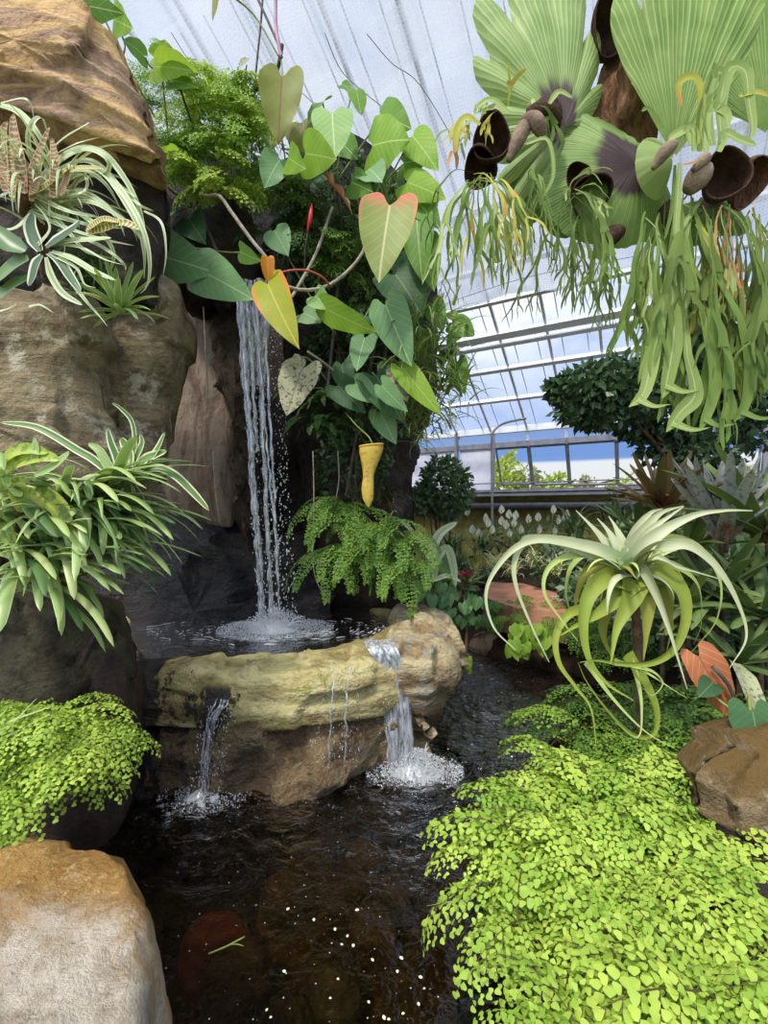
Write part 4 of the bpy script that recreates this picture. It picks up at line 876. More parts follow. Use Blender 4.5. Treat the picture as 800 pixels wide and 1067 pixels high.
# left bluish leaves over the cave
climber('broad_leaf_plant', 'wavy blue-green leaves spreading over the dark cave mouth', at(200, 255, 3.5),
  [(150, 262, 224, 284, 58, 3.1, 'blue', .6, .3, .1), (206, 280, 264, 312, 48, 3.05, 'blue', .55, .5, .12), (122, 168, 158, 182, 34, 2.9, 'pale', .6, .4, .1), (134, 172, 112, 190, 30, 2.85, 'blue', .5, .4, .05), (186, 218, 160, 240, 40, 3.4, 'dark', .5, .5, .1), (196, 226, 214, 254, 34, 3.4, 'dark', .3, .5, .1), (176, 160, 158, 172, 24, 3.0, 'bright', .8, .5, .1), (236, 288, 228, 270, 24, 3.2, 'mid', .9, .3, .1), (250, 262, 272, 272, 20, 3.05, 'mid', 1., .4, .1)],
  [([at(240, 300, 3.4), at(226, 262, 3.35), at(210, 225, 3.4), at(196, 190, 3.45), at(170, 165, 3.3)], .012, DKSTEM), ([at(160, 180, 3.3), at(180, 200, 3.35), at(200, 212, 3.4)], .007, DKSTEM)], anchors=[at(226, 262, 3.35), at(210, 225, 3.4), at(165, 170, 3.2)])
# the big clump
A = [at(350, 190, 3.5), at(330, 200, 3.5), at(400, 220, 3.5), at(420, 250, 3.5), at(380, 240, 3.5), at(300, 190, 3.5)]
climber('philodendron', 'big clump of upright heart-shaped leaves at the top right of the cliff', at(360, 210, 3.6),
  [(346, 118, 349, 164, 44, 3.05, 'pale', 0, .25, .05), (336, 106, 322, 128, 24, 3.2, 'mid', .5, .3, .05), (388, 152, 426, 146, 62, 3.2, 'bright', .55, .5, .1), (430, 142, 456, 178, 34, 3.2, 'bright', .5, .5, .1), (396, 122, 428, 134, 40, 3.35, 'mid', .7, .6, .1),
   (424, 190, 464, 208, 34, 3.2, 'bright', .6, .5, .08), (432, 208, 458, 238, 30, 3.25, 'mid', .4, .5, .08), (280, 112, 282, 156, 46, 3.4, 'pale', -.3, .3, .05), (314, 128, 320, 160, 40, 3.3, 'olive', .2, .3, .05), (292, 166, 276, 196, 36, 3.2, 'blue', -.3, .5, .05),
   (318, 160, 350, 166, 44, 3.1, 'bright', .95, .5, .1), (300, 164, 318, 176, 30, 3.1, 'bright', .9, .5, .1), (406, 214, 395, 292, 60, 2.85, 'pink', .05, .3, .08), (434, 228, 440, 292, 36, 3.2, 'mid', .3, .3, .05), (440, 250, 452, 302, 34, 3.25, 'mid', .2, .4, .05),
   (366, 190, 388, 200, 30, 3.2, 'mid', .8, .5, .1), (384, 176, 398, 190, 34, 3.15, 'blue', .3, .5, .1), (340, 180, 326, 200, 30, 3.3, 'dark', .3, .5, .1), (420, 170, 446, 168, 34, 3.3, 'mid', .6, .4, .1), (356, 150, 372, 166, 28, 3.3, 'mid', .4, .4, .1), (268, 128, 262, 152, 26, 3.4, 'mid', .2, .4, .05)],
  [([at(340, 420, 3.7), at(352, 300, 3.6), at(356, 240, 3.55), at(350, 190, 3.5)], .013, DKSTEM), ([at(400, 380, 3.7), at(410, 300, 3.6), at(412, 240, 3.55), at(400, 215, 3.5)], .012, DKSTEM)], anchors=A)
# small two-leaf shoot against the net
climber('vine_shoot', 'slim shoot with two small heart leaves against the shade net', at(366, 170, 3.4),
  [(371, 94, 376, 120, 20, 3.2, 'mid', -.2, .2, .05), (356, 88, 366, 94, 12, 3.25, 'mid', .3, .2, .05)], [([at(366, 190, 3.4), at(364, 150, 3.3), at(362, 120, 3.28), at(366, 96, 3.25), at(360, 86, 3.25)], .004, GREENSTALK)], anchors=[at(366, 97, 3.25)])
# red bud and dry leaf
t = thing('flower_bud', at(318, 290, 3.3), 'slim red flower bud on a dark stalk in front of the clump of heart leaves', 'flower bud')
k = MB(); tube(k, spline([at(317, 292, 3.32), at(318, 260, 3.22), at(321, 240, 3.18)], 14), .005, 6); k.build('stalk', DKSTEM, t)
k = MB(); tube(k, spline([at(320, 242, 3.17), at(323, 228, 3.15), at(325, 212, 3.15)], 16), lambda t: .001+.014*np.sin(PI*np.clip(t*.9+.05, 0, 1)), 10); k.build('bud', plain_mat('red_bud', hexc(212, 58, 54), hexc(170, 40, 44), .4), t)
t = thing('dry_leaf', at(350, 195, 3.2), 'shrivelled brown dry leaf hanging under the pale upright leaf', 'leaf')
k = MB(); strap(k, spline([at(338, 182, 3.12), at(346, 194, 3.1), at(356, 205, 3.1), at(367, 224, 3.1)], 20), w_lance(.045, .3), cup=.8, tint=.4, wave=.3); k.build('blade', leaf_mat('dry_leaf', hexc(176, 128, 88), hexc(140, 98, 70), trans=.2, nsc=12), t)
k = MB(); tube(k, spline([at(330, 176, 3.3), at(338, 182, 3.14)], 6), .005, 5); k.build('leaf_stalk', DKSTEM, t)
# lower grey-green clump
A = [at(400, 330, 3.5), at(380, 370, 3.5), at(410, 385, 3.5), at(350, 350, 3.5), at(390, 400, 3.5)]
climber('philodendron', 'drooping dusky leaves lower down the cliff above the yellow pitcher', at(385, 400, 3.6),
  [(402, 318, 428, 380, 42, 3.05, 'blue', .45, .3, .08), (412, 286, 440, 330, 52, 3.3, 'dark', .2, .4, .08), (340, 322, 392, 346, 30, 3.0, 'bright', 1.05, .3, .08), (328, 308, 344, 322, 24, 3.05, 'pale', .5, .4, .05), (420, 384, 459, 432, 26, 3.05, 'bright', .5, .25, .08),
   (380, 352, 372, 386, 30, 3.1, 'blue', .3, .3, .06), (392, 392, 418, 438, 44, 3.2, 'dark', .2, .4, .06), (398, 402, 424, 428, 22, 3.05, 'blue', .7, .4, .06), (414, 384, 424, 418, 26, 3.15, 'grey', .2, .3, .05), (426, 312, 432, 348, 40, 3.35, 'dark', -.2, .4, .05), (370, 400, 396, 420, 26, 3.2, 'blue', .4, .5, .05),
   (316, 326, 334, 336, 26, 3.2, 'blue', .2, .4, .05), (420, 262, 428, 300, 34, 3.4, 'dark', .3, .4, .05), (286, 240, 300, 266, 30, 3.3, 'blue', .3, .4, .05), (380, 330, 370, 352, 30, 3.35, 'dark', .3, .4, .05), (450, 316, 462, 344, 24, 3.3, 'mid', .4, .3, .05), (356, 380, 362, 410, 26, 3.4, 'dark', .3, .4, .05), (396, 430, 412, 462, 26, 3.3, 'blue', .3, .3, .05), (352, 402, 380, 430, 30, 3.35, 'dark', .3, .4, .05)],
  [([at(360, 520, 3.75), at(372, 450, 3.65), at(384, 390, 3.55), at(398, 330, 3.5), at(410, 300, 3.5)], .012, DKSTEM), ([at(320, 366, 3.35), at(340, 380, 3.4), at(360, 398, 3.45), at(372, 420, 3.5)], .009, VINE)], anchors=A)
t = climber('withered_leaf', 'mottled grey withered heart leaf hanging beside the waterfall', at(318, 366, 3.3), [(315, 384, 299, 432, 44, 3.05, 'grey', .1, .2, .05)], [([at(340, 396, 3.5), at(328, 380, 3.3), at(316, 372, 3.1), at(315, 384, 3.06)], .006, VINE)], cat='leaf')
k = MB(); heart(k, frame_mat(at(312, 380, 3.06), at(306, 366, 3.08)-at(312, 384, 3.06), V3(.2, -1, .2)), .10, .09, .4, .3, .02, .2, .7); k.build('curled_lobe', LM['grey'], t)
climber('vine_shoot', 'thin vine with small glossy leaves against the glass roof right of the cliff', at(462, 420, 3.6),
  [(474, 338, 494, 350, 26, 3.3, 'mid', .3, .4, .05), (478, 348, 466, 362, 18, 3.3, 'mid', .4, .4, .05), (476, 378, 484, 410, 22, 3.3, 'mid', .5, .4, .05), (466, 366, 458, 384, 16, 3.35, 'dark', .4, .4, .05), (470, 326, 478, 336, 12, 3.35, 'mid', .3, .3, .05)],
  [([at(450, 440, 3.6), at(460, 400, 3.5), at(470, 366, 3.4), at(472, 336, 3.35), at(468, 312, 3.35)], .005, DKSTEM), ([at(472, 350, 3.38), at(470, 320, 3.4), at(462, 296, 3.4)], .003, DKSTEM)], anchors=[at(472, 345, 3.36), at(470, 366, 3.4)])
# yellow pitcher
t = thing('pitcher', at(387, 463, 3.2), 'yellow tubular pitcher hanging above the draped green fern', 'pitcher leaf')
Pp = spline([at(387, 464, 3.1), at(386, 478, 3.1), at(384, 494, 3.1), at(383, 510, 3.1), at(384, 528, 3.1)], 30)
tt = np.linspace(0, 1, 30); Wd = np.interp(tt, [0, .08, .22, .38, .5, .7, .88, 1], [.080, .082, .066, .046, .036, .042, .036, .008]); a = np.linspace(0, 2*PI, 16, endpoint=False)
G = Pp[:, None]+np.stack([np.cos(a)[None]*Wd[:, None], np.sin(a)[None]*Wd[:, None]*.55, np.cos(a)[None]*Wd[:, None]*.10], -1)
YP = leaf_mat('pitcher_yellow', hexc(230, 206, 96), hexc(212, 184, 80), blotch=hexc(200, 158, 84), trans=.35, rough=.5, nsc=8)
k = MB(); k.grid(np.array(G), None, .3, True); inner = G[:12]*1; cc = inner.mean(1, keepdims=True); inner = cc+(inner-cc)*.94; k.grid(inner[:, ::-1], None, .8, True); k.build('tube', YP, t)
k = MB(); tube(k, np.vstack([G[0], G[:1, 0]]), .006, 6); k.build('rim', plain_mat('pitcher_rim', hexc(206, 170, 66)), t)
k = MB(); tube(k, spline([at(360, 430, 3.4), at(372, 444, 3.25), at(384, 455, 3.16), at(388, 463, 3.12)], 14), .005, 6); k.build('tendril', GREENSTALK, t)
# hanging thread roots
for pts, lab in (([(172, 300), (173, 340), (175, 385), (176, 402)], 'thin pale root hanging down the cave mouth at left'), ([(212, 320), (214, 360), (216, 400), (217, 420)], 'thin root hanging inside the cave'), ([(222, 470), (224, 510), (229, 545)], 'dark root lying down the brown cave slab'), ([(326, 470), (327, 520), (326, 580), (330, 606), (340, 622)], 'long bare root curving down to the pool right of the waterfall'), ([(352, 470), (353, 500), (349, 525)], 'short root hanging in front of the rock right of the waterfall')):
    k = MB(); tube(k, spline([at(x, y, 3.62 if x < 300 else 3.5) for x, y in pts], 24), .005, 5); tag(k.build('hanging_root', VINE), lab, 'root')
# creeper filling the cliff between the broad leaves
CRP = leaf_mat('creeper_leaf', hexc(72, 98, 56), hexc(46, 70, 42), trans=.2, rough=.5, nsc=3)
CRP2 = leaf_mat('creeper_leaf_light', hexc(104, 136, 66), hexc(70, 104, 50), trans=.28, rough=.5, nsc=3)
def creeper(px, py, d, rx, ry, n, ls, mat, label):
    c = at(px, py, d); bush('creeper', c, (rx*d/F, .16, ry*d/F), n, ls, mat, label, 'creeper', None, 5)
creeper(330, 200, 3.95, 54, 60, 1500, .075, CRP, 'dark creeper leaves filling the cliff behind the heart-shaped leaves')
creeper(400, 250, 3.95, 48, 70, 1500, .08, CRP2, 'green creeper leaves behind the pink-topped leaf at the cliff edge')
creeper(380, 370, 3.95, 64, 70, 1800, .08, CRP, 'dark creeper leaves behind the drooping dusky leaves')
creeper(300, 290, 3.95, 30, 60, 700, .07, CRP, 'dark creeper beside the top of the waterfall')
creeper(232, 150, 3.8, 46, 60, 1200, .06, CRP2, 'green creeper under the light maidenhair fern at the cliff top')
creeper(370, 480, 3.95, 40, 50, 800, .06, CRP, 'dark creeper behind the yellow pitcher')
# narrow-leaved plant at the cliff's right edge
NARR = leaf_mat('narrow_leaf', hexc(164, 178, 108), hexc(118, 142, 76), trans=.3, rough=.45, nsc=4)
def grassy(name, label, base, n, L, w, mat, az=(0, 2*PI), e0=(.2, 1.2), droop=(.6, 2.2), jit=.05, cat='plant', group=None, part='leaf', cup=.3, single=True, prof=w_taper, m=12, split=0):
    t = thing(name, base, label, cat, group); k = MB()
    for i in range(n):
        b = np.asarray(base)+rng.normal(size=3)*jit; P, s = arch(b, U(*az), U(*L), U(*e0), U(*droop), m, 1.4, U(-.5, .5)); strap(k, P, prof(U(*w)), s, cup, U(0, 1), 3 if w[1] < .012 else 5)
        if not single: k.build(part, mat, t); k = MB()
    if single: k.build('foliage', mat, t)
    return t
for (x, y, n, d, lab) in ((446, 356, 150, 3.3, 'bushy tuft of narrow drooping leaves at the right edge of the cliff'), (458, 400, 150, 3.3, 'lower bushy tuft of narrow leaves beside the glass roof'), (440, 436, 110, 3.4, 'tuft of narrow leaves hanging above the shrub by the white panel'), (425, 400, 90, 3.35, 'tuft of narrow leaves behind the bright drooping leaf')):
    grassy('narrow_leaf_plant', lab, at(x, y, d), n, (.14, .34), (.007, .013), NARR, az=(-PI, .5), e0=(-.4, 1.2), droop=(.6, 2.2), jit=.10, part='leaf')
rng = np.random.default_rng(56); random.seed(5)
# =================== hanging staghorn fern
def shield_mat(name, c1, c2, ctr, cv=.3, line=hexc(206, 220, 160), k=150):
    q = NT(name); uv = q.n('UVMap').outputs[0]; s = q.n('SeparateXYZ'); q.set(s.inputs[0], uv); u, v = s.outputs[0], s.outputs[1]
    pos = q.n('TexCoord').outputs['Object']; no = q.noise(pos, 7, 4)
    c = q.mix(q.ramp(no, .3, .7), c1, c2)
    ln = q.math('ABSOLUTE', q.math('SUBTRACT', q.math('FRACT', q.math('ADD', q.math('MULTIPLY', u, k), q.math('MULTIPLY', no, .5))), .5))
    c = q.mix(q.math('MULTIPLY', q.ramp(ln, .0, .22, .55, 0), q.ramp(v, .1, .3)), c, line)
    vv = q.math('ADD', v, q.math('MULTIPLY_ADD', q.noise(q.mapping(uv, (30, 3, 1)), 1, 3), .22, -.11))
    if ctr: c = q.mix(q.ramp(vv, cv, cv+.12, 1, 0), c, ctr)
    p = q.pri(c, .5, .3, q.bump(ln, .5, .006)); tr = q.n('BsdfTranslucent'); q.set(tr.inputs[0], q.mix(.25, c, (1., .95, .3), 'MULTIPLY'))
    return q.done(q.mixsh(.38, p, tr.outputs[0]))
SH1 = shield_mat('shield_pale_green', hexc(160, 182, 112), hexc(134, 162, 88), hexc(92, 74, 72), .22)
SH2 = shield_mat('shield_green', hexc(140, 166, 90), hexc(108, 142, 70), hexc(76, 58, 58), .36, hexc(180, 200, 130))
SH3 = shield_mat('shield_upright', hexc(146, 172, 90), hexc(118, 150, 68), None, .05, hexc(204, 220, 150), 150)
SH4 = shield_mat('shield_dark_green', hexc(104, 128, 62), hexc(78, 104, 48), hexc(66, 54, 46), .2, hexc(140, 160, 90))
SHP = shield_mat('shield_smooth', hexc(158, 178, 104), hexc(140, 164, 90), None, .05, hexc(160, 180, 110), 3)
BRN = plain_mat('brown_fibre', hexc(150, 112, 84), hexc(96, 68, 50), .9, .1, 14, 1., 60, 0, (3, 3, .8))
BRND = plain_mat('old_brown_shield', hexc(84, 62, 50), hexc(52, 38, 32), .85, .1, 14, .6, 60)
BUD = plain_mat('felted_grey_brown', hexc(150, 132, 112), hexc(118, 100, 84), .9, .1, 12, .4, 70)
t = thing('staghorn_fern', at(650, 150, 2.1), 'huge staghorn fern hanging from the roof with pale ribbed shields and forked pendant fronds', 'staghorn fern')
def shield(mb, cx, cy, d, a0, a1, rad, yk=.3, yup=.0, lobes=0, ldep=.25, seed=1, m=110, n=26, rib=.004, tilt=(0, 0)):
    """polar frond: radius in px by angle (degrees, counted from +x upward) from RAD = [(angle, r)...]"""
    a = np.radians(np.linspace(a0, a1, m)); ra = np.interp(np.degrees(a), [p[0] for p in rad], [p[1] for p in rad])*d/F
    if lobes:
        fr = (np.degrees(a)-a0)/(a1-a0)*lobes; ra = ra*(1-ldep*(np.abs((fr % 1)-.5)*2)**3*(.5+.8*_perm[(np.floor(fr).astype(int)*37+seed*11) % 4096]))
    ra = ra*(1+.05*fbm(np.stack([np.cos(a)*3, np.sin(a)*3, a*0+seed], -1), 1.5, 3, seed))
    s = np.linspace(.02, 1, n)[:, None]; r = ra[None]*s; X = r*np.cos(a)[None]; Z = r*np.sin(a)[None]
    Y = yk*.30*s**2*(1+0*X)+yup*np.maximum(Z, 0)+rib*np.sin(a*46+np.sin(a*7)*2)[None]*s+.03*s**2*fbm(np.stack([X*5, Z*5, X*0+seed], -1), 1, 3, seed)
    Y = Y+tilt[0]*X+tilt[1]*Z; c = at(cx, cy, d)
    uv = np.stack([np.broadcast_to((np.linspace(0, 1, m)*(a1-a0)/360)[None], X.shape), np.broadcast_to(s, X.shape)], -1)
    mb.grid(np.stack([c[0]+X, c[1]+Y, c[2]+Z], -1), uv, .5)
def add_shield(mat, *a, **k):
    m_ = MB(); shield(m_, *a, **k); return m_.build('shield_frond', mat, t)
add_shield(SH3, 800, 140, 2.2, 58, 150, [(58, 190), (90, 240), (120, 210), (140, 160), (150, 90)], .1, -.12, 5, .3, 5)
add_shield(SH1, 588, 132, 2.06, 20, 262, [(20, 50), (45, 66), (62, 110), (80, 176), (100, 190), (116, 172), (128, 160), (136, 130), (150, 98), (180, 70), (215, 78), (240, 78), (262, 70)], .35, -.05, 13, .36, 2, tilt=(.1, 0))
add_shield(SH3, 702, 165, 2.02, 52, 122, [(52, 120), (62, 190), (80, 230), (100, 220), (110, 180), (118, 150), (122, 100)], .10, -.10, 4, .22, 7)
add_shield(SH4, 585, 150, 2.10, 175, 300, [(175, 44), (200, 58), (240, 70), (280, 84), (300, 76)], .4, 0, 3, .2, 9)
add_shield(SH2, 662, 172, 1.97, 62, 352, [(62, 60), (90, 76), (108, 100), (118, 128), (128, 112), (150, 98), (180, 92), (215, 84), (240, 74), (270, 70), (310, 66), (352, 60)], .5, 0., 0, .2, 3, tilt=(.0, .12))
add_shield(SH4, 740, 208, 2.12, 170, 380, [(170, 30), (200, 70), (240, 44), (300, 30), (340, 60), (380, 40)], .3, .2, 3, .2, 12)
add_shield(SHP, 700, 165, 1.88, 60, 300, [(60, 22), (100, 34), (140, 36), (180, 35), (220, 34), (260, 32), (300, 14)], .25, 0, 0, 0, 4, rib=.0, tilt=(.35, .0))
# fibrous core and old brown sheaths
k = MB(); u_ = np.linspace(0, PI, 26)[:, None]; v_ = np.linspace(0, 2*PI, 36, endpoint=False)[None]; c = at(650, 120, 2.24)
G = np.stack([c[0]+.16*np.sin(u_)*np.cos(v_), c[1]+.12*np.sin(u_)*np.sin(v_), c[2]+.36*np.cos(u_)+0*v_], -1); k.grid(rough(G, .03, 9, 3), None, .5, True); k.build('root_ball', BRN, t)
k = MB(); G = loop([at(x, y, 2.04) for x, y in ((648, 112), (650, 70), (656, 38), (668, 38), (673, 70), (672, 106), (662, 116))], 60, 2); c = G.mean(0); k.grid(rough(np.array([(G-c)*s_+c+V3(0, .05-.05*math.sqrt(max(0, 1-s_*s_))*1.2, 0) for s_ in np.linspace(1, .02, 14)]), .02, 14, 5), None, .5, True); k.build('bark_fibre', BRN, t)
def cup(cx, cy, rx, ry, d, dirv, mat, name='old_shield'):
    """hollow curled sheath open toward DIRV"""
    f = unit(dirv); s = unit(np.cross(f, V3(0, 0, 1))); n = np.cross(s, f); c = at(cx, cy, d); rx *= d/F; ry *= d/F; a = np.linspace(0, 2*PI, 28, endpoint=False); rings = []
    for lay, sc in ((1, 1.), (-1, .93)):
        pr = [(x, math.sqrt(max(0, 1-(1-x)**2))) for x in np.linspace(0, 1, 10)]
        if lay < 0: pr = pr[::-1]
        for x, r in pr: rings.append(c-f*(1-x)*1.5*rx+(s*np.cos(a)[:, None]*rx+n*np.sin(a)[:, None]*ry)*r*sc*(1+.08*np.sin(a*3+cx))[:, None])
    k = MB(); k.grid(np.array(rings), None, .5, True); return k.build(name, mat, t)
cup(512, 142, 19, 24, 1.92, V3(-.25, -1, -.15), BRND); cup(758, 180, 22, 26, 1.9, V3(-.3, -1, -.1), BRND); cup(602, 182, 12, 12, 1.93, V3(-.2, -1, -.4), BRND); cup(500, 176, 17, 20, 1.98, V3(-.2, -.6, -.9), BRND); cup(616, 205, 20, 22, 1.98, V3(-.1, -.7, -.9), BRND); cup(785, 190, 18, 24, 1.98, V3(.2, -.8, -.7), BRN); cup(640, 22, 22, 30, 2.1, V3(0, -1, -.3), BRND)
def budp(a, b, r, d, mat=BUD):
    k = MB(); tube(k, spline([at(*a, d), (at(*a, d)+at(*b, d))/2+V3(.0, -.02, .01), at(*b, d)], 16), lambda s_: r*d/F*(.25+.75*np.sin(PI*np.clip(s_*.86+.1, 0, 1))), 12); k.build('growth_bud', mat, t)
budp((552, 124), (530, 168), 8, 1.92); budp((548, 118), (584, 126), 9, 1.96, BRND); budp((562, 108), (580, 136), 11, 2.0, BRND); budp((566, 142), (545, 122), 8, 1.9); budp((703, 150), (680, 176), 7, 1.84); budp((716, 200), (736, 176), 12, 1.93); budp((722, 178), (738, 166), 6, 1.88); budp((648, 240), (622, 262), 9, 2.05, BRND); budp((700, 215), (690, 240), 12, 2.05, BRND)
FR = {
 'm': leaf_mat('frond_mid', hexc(136, 158, 82), hexc(100, 126, 62), trans=.35, rough=.65, spec=.15, nsc=5),
 'p': leaf_mat('frond_pale', hexc(170, 188, 110), hexc(142, 164, 86), trans=.38, rough=.5, nsc=5, rib=hexc(206, 216, 150), rib_w=.12),
 'd': leaf_mat('frond_deep', hexc(122, 138, 70), hexc(88, 110, 52), trans=.3, rough=.65, spec=.15, nsc=5),
 'y': leaf_mat('frond_yellowing', hexc(196, 190, 92), hexc(168, 170, 76), tipc=hexc(196, 146, 84), tip0=.75, trans=.35, rough=.65, spec=.15, nsc=5),
 'b': leaf_mat('frond_tan', hexc(206, 160, 104), hexc(176, 130, 84), trans=.3, rough=.6, nsc=5),
}
def forked(mb, p, d, L, w, lev, grav=1.2, tw=0., spread=.42, nrm=None, m=9, first=.5, root_=False):
    d = unit(d); P = [np.asarray(p, float)]; l = L*first; ph = U(0, 9); wob = unit(np.cross(d, V3(0, 1, .2))+1e-3)
    for i in range(m):
        d = unit(d+V3(0, 0, -1)*grav/m+wob*.16*math.sin(ph+i*.9)); P.append(P[-1]+d*l/m)
    P = np.array(P); s = unit(np.cross(d, nrm)); w1 = w*(1.12 if lev else .2)
    strap(mb, P, (lambda t_: w*(.16+.12*t_+.85*t_**3) if root_ else w*(.62+.5*t_)) if lev else (lambda t_: w*np.sqrt(np.clip(1-t_**2.2, .004, 1))*(.8+.35*t_)), s, .22, U(0, 1), 4, U(-.9, .9))
    if lev:
        for sg in (-1, 1):
            a = spread*sg*U(.5, 1.2); dd = unit(d*math.cos(a)+s*math.sin(a)+nrm*U(-.2, .2)); forked(mb, P[-1]+s*sg*w*.38-d*.005, dd, (L-l)*U(.75, 1.1), w*.66, lev-1, grav*.8, 0, spread, unit(np.asarray(nrm)+.3*rng.normal(size=3)), 7, .5 if lev > 1 else 1.)
def hang(px, py, d, n, L, w, mats, lev=(1, 2), dirs=(-1.2, 1.2), up=.2, jit=10, grav=2., first=(.42, .62), yd=(-.5, .4)):
    for i in range(n):
        k = MB(); p = at(px+U(-jit, jit), py+U(-jit, jit)*.6, d+U(-.10, .10)); dr = V3(U(*dirs), U(*yd), up+U(-.3, .3)); forked(k, p, dr, U(*L), U(*w), random.randint(*lev), grav*U(.7, 1.3), 0, U(.3, .6), unit(V3(U(-.7, .7), -1, U(-.2, .2))), 12, U(*first), True); k.build('fertile_frond', FR[random.choice(mats)], t)
hang(500, 186, 1.92, 26, (.34, .62), (.009, .015), 'mmdyp', (1, 3), (-.7, .6), -.3, 12, 1.7)
hang(520, 112, 1.93, 6, (.14, .26), (.012, .02), 'ppy', (1, 2), (-1.2, .1), .5, 10, 1.6); hang(560, 108, 1.93, 4, (.12, .2), (.014, .02), 'pm', (1, 1), (-.4, .6), .5, 8, 2.6); hang(488, 140, 1.93, 6, (.14, .26), (.008, .014), 'pyb', (1, 1), (-.8, .0), .3, 8, 2.2)
hang(604, 206, 1.95, 16, (.40, .62), (.010, .016), 'mdd', (2, 3), (-.6, .6), -.4, 18, 1.6); hang(600, 200, 1.9, 5, (.16, .24), (.009, .013), 'p', (1, 2), (-.8, 1.), .2, 10, 1.2); hang(556, 190, 1.93, 5, (.3, .5), (.008, .012), 'md', (2, 3), (-.7, .5), -.2, 8, 1.6)
for (x, y, n, a, b) in ((706, 205, 7, .62, .95), (740, 215, 8, .65, 1.0), (775, 220, 8, .65, 1.05), (800, 225, 6, .65, 1.), (680, 225, 6, .6, .9)):
    hang(x, y, 2.0, n+2, (a*.75, b*.95), (.016, .028), 'mmdmddyp', (2, 3), (-.4, .4), -.7, 16, 1.6, (.45, .62))
hang(690, 240, 1.98, 6, (.34, .6), (.011, .018), 'mpd', (2, 2), (-.45, .3), -.6, 16, 2.0); hang(760, 215, 2.0, 5, (.4, .56), (.016, .026), 'b', (1, 2), (-.1, .35), -.8, 12, 2.2); hang(730, 232, 1.95, 7, (.72, 1.02), (.018, .028), 'pmm', (1, 2), (-.35, .35), -.7, 16, 1.8, (.55, .75))
def traced(pts, w, mk, d, prof=None, cup_=.25, tw=0.):
    k = MB(); strap(k, spline([at(x, y, d+(q_[0] if q_ else 0)) for x, y, *q_ in pts], 30), prof or w_strap(w, .6, 6), cup=cup_, tint=U(0, 1), normal=V3(0, -1, .2), twist=tw); k.build('fertile_frond', FR[mk], t)
for pts, w, mk in (([(742, 152), (736, 116), (740, 84), (752, 76), (752, 98), (742, 118)], .022, 'p'), ([(752, 150), (750, 110), (760, 72), (776, 74), (780, 104), (784, 134), (780, 146)], .024, 'p'), ([(735, 158), (734, 124), (742, 112), (756, 118), (758, 134)], .022, 'p'), ([(748, 158), (756, 140), (770, 146), (788, 152)], .02, 'p'),
                   ([(728, 158), (730, 120), (742, 86), (745, 64)], .018, 'm'), ([(726, 150), (730, 100), (722, 80), (706, 88), (710, 112)], .016, 'y'), ([(720, 152), (716, 136), (704, 140), (696, 146)], .018, 'p'), ([(722, 158), (724, 140), (718, 132), (712, 142)], .014, 'p'), ([(770, 100), (785, 96), (802, 100)], .014, 'y'), ([(690, 134), (676, 114), (668, 116)], .012, 'm'),
                   ([(548, 150), (570, 146), (576, 180), (566, 205)], .010, 'p'), ([(500, 130), (486, 122), (476, 136), (474, 160)], .014, 'y'), ([(530, 118), (512, 104), (496, 112)], .013, 'p'), ([(572, 108), (582, 96), (596, 102)], .012, 'p'), ([(708, 170), (706, 205), (704, 240), (708, 262), (700, 284)], .014, 'p'), ([(703, 172), (700, 215), (692, 250)], .009, 'm'), ([(712, 172), (722, 170), (740, 164)], .006, 'b')):
    traced(pts, w, mk, 1.86)
for pts, w in (([(700, 300), (702, 350), (694, 400), (690, 415)], .036), ([(716, 370), (724, 410), (708, 430), (694, 450)], .034), ([(690, 330), (678, 380), (670, 410), (655, 424)], .03), ([(734, 340), (744, 390), (740, 420), (728, 450)], .028), ([(770, 330), (780, 380), (776, 420), (764, 440)], .028)):
    k = MB(); P = spline([at(x, y, 1.86) for x, y in pts], 24); Pb = spline([at(705+U(-12, 30), 206, 1.97), (at(705, 206, 1.97)+P[0])/2, P[0]], 14); strap(k, np.vstack([Pb[:-1], P]), lambda t_: w*np.interp(t_, [0, .35, .7, .92, 1], [.2, .5, 1, .7, .05]), cup=.2, tint=U(0, 1), normal=V3(0, -1, .2)); s0 = P[-4]
    strap(k, spline([s0, s0+V3(U(.04, .08), -.01, -.03), s0+V3(U(.1, .16), 0, -.02)], 10), w_taper(w*.55), cup=.2, normal=V3(0, -1, .2)); k.build('fertile_frond', FR['p' if w > .029 else 'm'], t)
# chain that holds it up
k = MB(); top = at(650, 60, 2.24); nl = 34
for i in range(nl):
    a = np.linspace(0, 2*PI, 13); s_ = V3(1, 0, 0) if i % 2 else V3(0, 1, 0); c = top+V3(0, 0, .30+i*.055); tube(k, c+np.cos(a)[:, None]*s_*.016+np.sin(a)[:, None]*V3(0, 0, .034), .005, 5, cap=False)
tube(k, spline([top+V3(0, 0, -.1), top+V3(0, 0, .28)], 4), .01, 6); tube(k, [top+V3(0, 0, .30+nl*.055-.03), V3(top[0], top[1], R(*[0, -np.dot(top-P0, NN)])[2]+.05)], .008, 6)
k.build('hanging_chain', DARKM, t)
rng = np.random.default_rng(67); random.seed(6)
